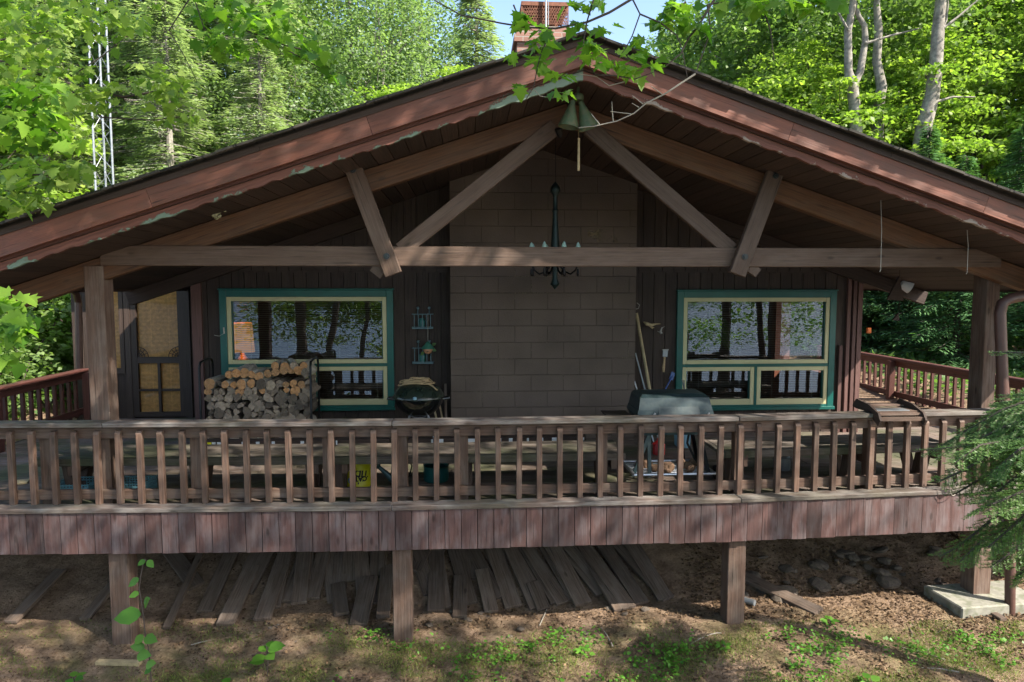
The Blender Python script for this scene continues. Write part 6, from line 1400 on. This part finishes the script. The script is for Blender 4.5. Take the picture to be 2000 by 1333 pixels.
branch('sparse sunlit leaves along the top edge over the right roof slope', [[(1700, -100, 3.3), (1560, -20, 3.3), (1440, 0, 3.3), (1380, 10, 3.3)], [(1480, -10, 3.3), (1505, 60, 3.3), (1512, 120, 3.3)]],
    [(1480, 5, 3.3, 8, 16, .08), (1540, 5, 3.3, 10, 18, .08), (1610, 0, 3.3, 10, 20, .08), (1420, 5, 3.3, 6, 14, .08), (1450, -5, 3.3, 6, 18, .08)], 'lf_near', .10, r0=.007)
# ---------------------------------------------------------------- fir boughs at the right edge
ff = thing('fir_tree', 'green fir reaching in over the right end of the deck', 'tree', (4.9, 3.9, ground(4.9, 3.9)))
b = MB(); b.tube([(5.0, 4.3, ground(5, 4.3) - .2), (5.02, 4.3, 2.2), (5.0, 4.3, 3.6)], [.10, .07, .04], 9); fr = random.Random(12)
PN, TN, NN, SN, CN = [], [], [], [], []
def needled(p, q, ln, ct):
    d = q - p; L = d.length
    if L < 1e-4: return
    d.normalize(); n = int(L / .0042)
    up = Vector((0, -.3, 1)); sd_ = d.cross(up).normalized(); u2 = sd_.cross(d)
    for k in range(n):
        a = fr.uniform(-.35, 1.0) * math.pi * .5; s = 1 if k % 2 else -1
        dr_ = (d * .75 + (sd_ * s * math.cos(a * .8) + u2 * math.sin(a * .8) * .8)).normalized()
        PN.append(tuple(p + (q - p) * (k / n))); TN.append(tuple(dr_)); NN.append(tuple(u2 + sd_ * fr.uniform(-.5, .5))); SN.append(ln * fr.uniform(.75, 1.2)); CN.append(ct + fr.uniform(-.25, .25))
def bough(pts, ct, wid=.30, tw=40, start=.05):
    pts = [D(*p) for p in pts]; n = len(pts)
    b.tube(pts, [.011 * (1 - k / n) + .003 for k in range(n)], 6)
    tot = sum((pts[i + 1] - pts[i]).length for i in range(n - 1))
    def at(s):
        s *= tot
        for i in range(n - 1):
            l = (pts[i + 1] - pts[i]).length
            if s <= l: return pts[i].lerp(pts[i + 1], s / l), (pts[i + 1] - pts[i]).normalized()
            s -= l
        return pts[-1], (pts[-1] - pts[-2]).normalized()
    p0 = at(start)[0]
    for k in range(12): needled(at(start + (1 - start) * k / 12)[0], at(start + (1 - start) * (k + 1) / 12)[0], .019, ct)
    for k in range(tw):
        s = start + (1 - start) * (k + fr.random() * .6) / tw; p, d = at(s); sg = 1 if k % 2 else -1
        sdv = d.cross(Vector((0, -.15, 1))).normalized() * sg; L = wid * (1.05 - s) ** .6 * fr.uniform(.6, 1.1) + .03
        e = p + (d * .65 + sdv * .75 + Vector((0, 0, -.16 + fr.uniform(-.12, .08)))).normalized() * L
        needled(p, e, .018, ct + .08); b.tube([p, e], [.0025, .001], 3, cap=False)
        m_ = int(L / .045)
        for j in range(1, m_):
            f = j / m_; pp_ = p.lerp(e, f); dd = (e - p).normalized(); s2 = 1 if j % 2 else -1; sv = dd.cross(Vector((0, 0, 1))).normalized() * s2
            needled(pp_, pp_ + (dd * .7 + sv * .6 + Vector((0, 0, -.1 + fr.uniform(-.15, .1)))).normalized() * L * .42 * (1.15 - f), .017, ct + .15)
Zf = 4.5
for (pts, ct, wd) in (
    ([(2200, 700, 4.3), (2080, 700, 4.4), (2000, 690, 4.5), (1938, 688, 4.6)], .5, .14),
    ([(2150, 760, 4.2), (2050, 770, 4.3), (1960, 800, 4.4), (1890, 840, 4.5), (1838, 872, 4.6)], .45, .30),
    ([(2150, 790, 4.1), (2050, 800, 4.2), (1960, 835, 4.3), (1885, 872, 4.4), (1808, 880, 4.5)], .6, .30),
    ([(2150, 840, 4.4), (2040, 850, 4.4), (1950, 880, 4.3), (1880, 920, 4.3), (1832, 942, 4.3)], .75, .26),
    ([(2150, 880, 4.2), (2060, 880, 4.3), (1980, 900, 4.4), (1900, 945, 4.5), (1866, 965, 4.5)], .5, .28),
    ([(2160, 800, 3.9), (2060, 850, 4.0), (1990, 880, 4.0), (1930, 930, 4.1)], .4, .28),
    ([(2150, 940, 4.3), (2050, 950, 4.3), (1970, 990, 4.3), (1920, 1030, 4.35), (1870, 1070, 4.4), (1835, 1088, 4.4)], .55, .24),
    ([(2120, 960, 4.1), (2040, 990, 4.15), (1970, 1030, 4.2), (1915, 1060, 4.25), (1875, 1098, 4.3)], .4, .22),
    ([(2160, 1000, 4.2), (2080, 1010, 4.2), (2010, 1050, 4.2), (1955, 1095, 4.2), (1935, 1110, 4.2)], .5, .2),
    ([(2160, 900, 3.9), (2070, 930, 3.95), (2000, 960, 4.0), (1940, 985, 4.0), (1900, 1000, 4.1)], .6, .26),
    ([(2160, 760, 4.5), (2080, 790, 4.5), (2010, 840, 4.5), (1960, 900, 4.55), (1930, 960, 4.55)], .25, .28),
    ([(2120, 740, 4.5), (2050, 760, 4.6), (1990, 790, 4.6), (1930, 820, 4.7)], .35, .26),
    ([(2150, 820, 4.35), (2060, 830, 4.4), (1990, 850, 4.4), (1930, 890, 4.4), (1880, 900, 4.4)], .3, .3),
    ([(2150, 860, 4.1), (2070, 880, 4.1), (2000, 920, 4.15), (1950, 960, 4.2), (1910, 985, 4.2)], .35, .3),
    ([(2150, 940, 4.0), (2070, 960, 4.0), (2010, 1000, 4.05), (1965, 1040, 4.1), (1930, 1070, 4.1)], .45, .26),
    ([(2150, 720, 4.3), (2080, 760, 4.35), (2020, 800, 4.4), (1975, 850, 4.4), (1950, 890, 4.4)], .4, .28),
    ([(2120, 800, 4.2), (2050, 840, 4.2), (1975, 860, 4.2), (1915, 870, 4.2), (1865, 905, 4.2)], .8, .22),
    ([(2140, 1060, 4.1), (2060, 1080, 4.1), (2005, 1110, 4.15), (1980, 1135, 4.2)], .5, .18)):
    bough(pts, ct, wd * 1.25)
b.build('trunk', 'barkdark', ff, True)
leaves('needles', 'ndl', PN, TN, NN, SN, NEEDLE * np.array((2.4, 1.05, 1)), np.array(CN), ff)
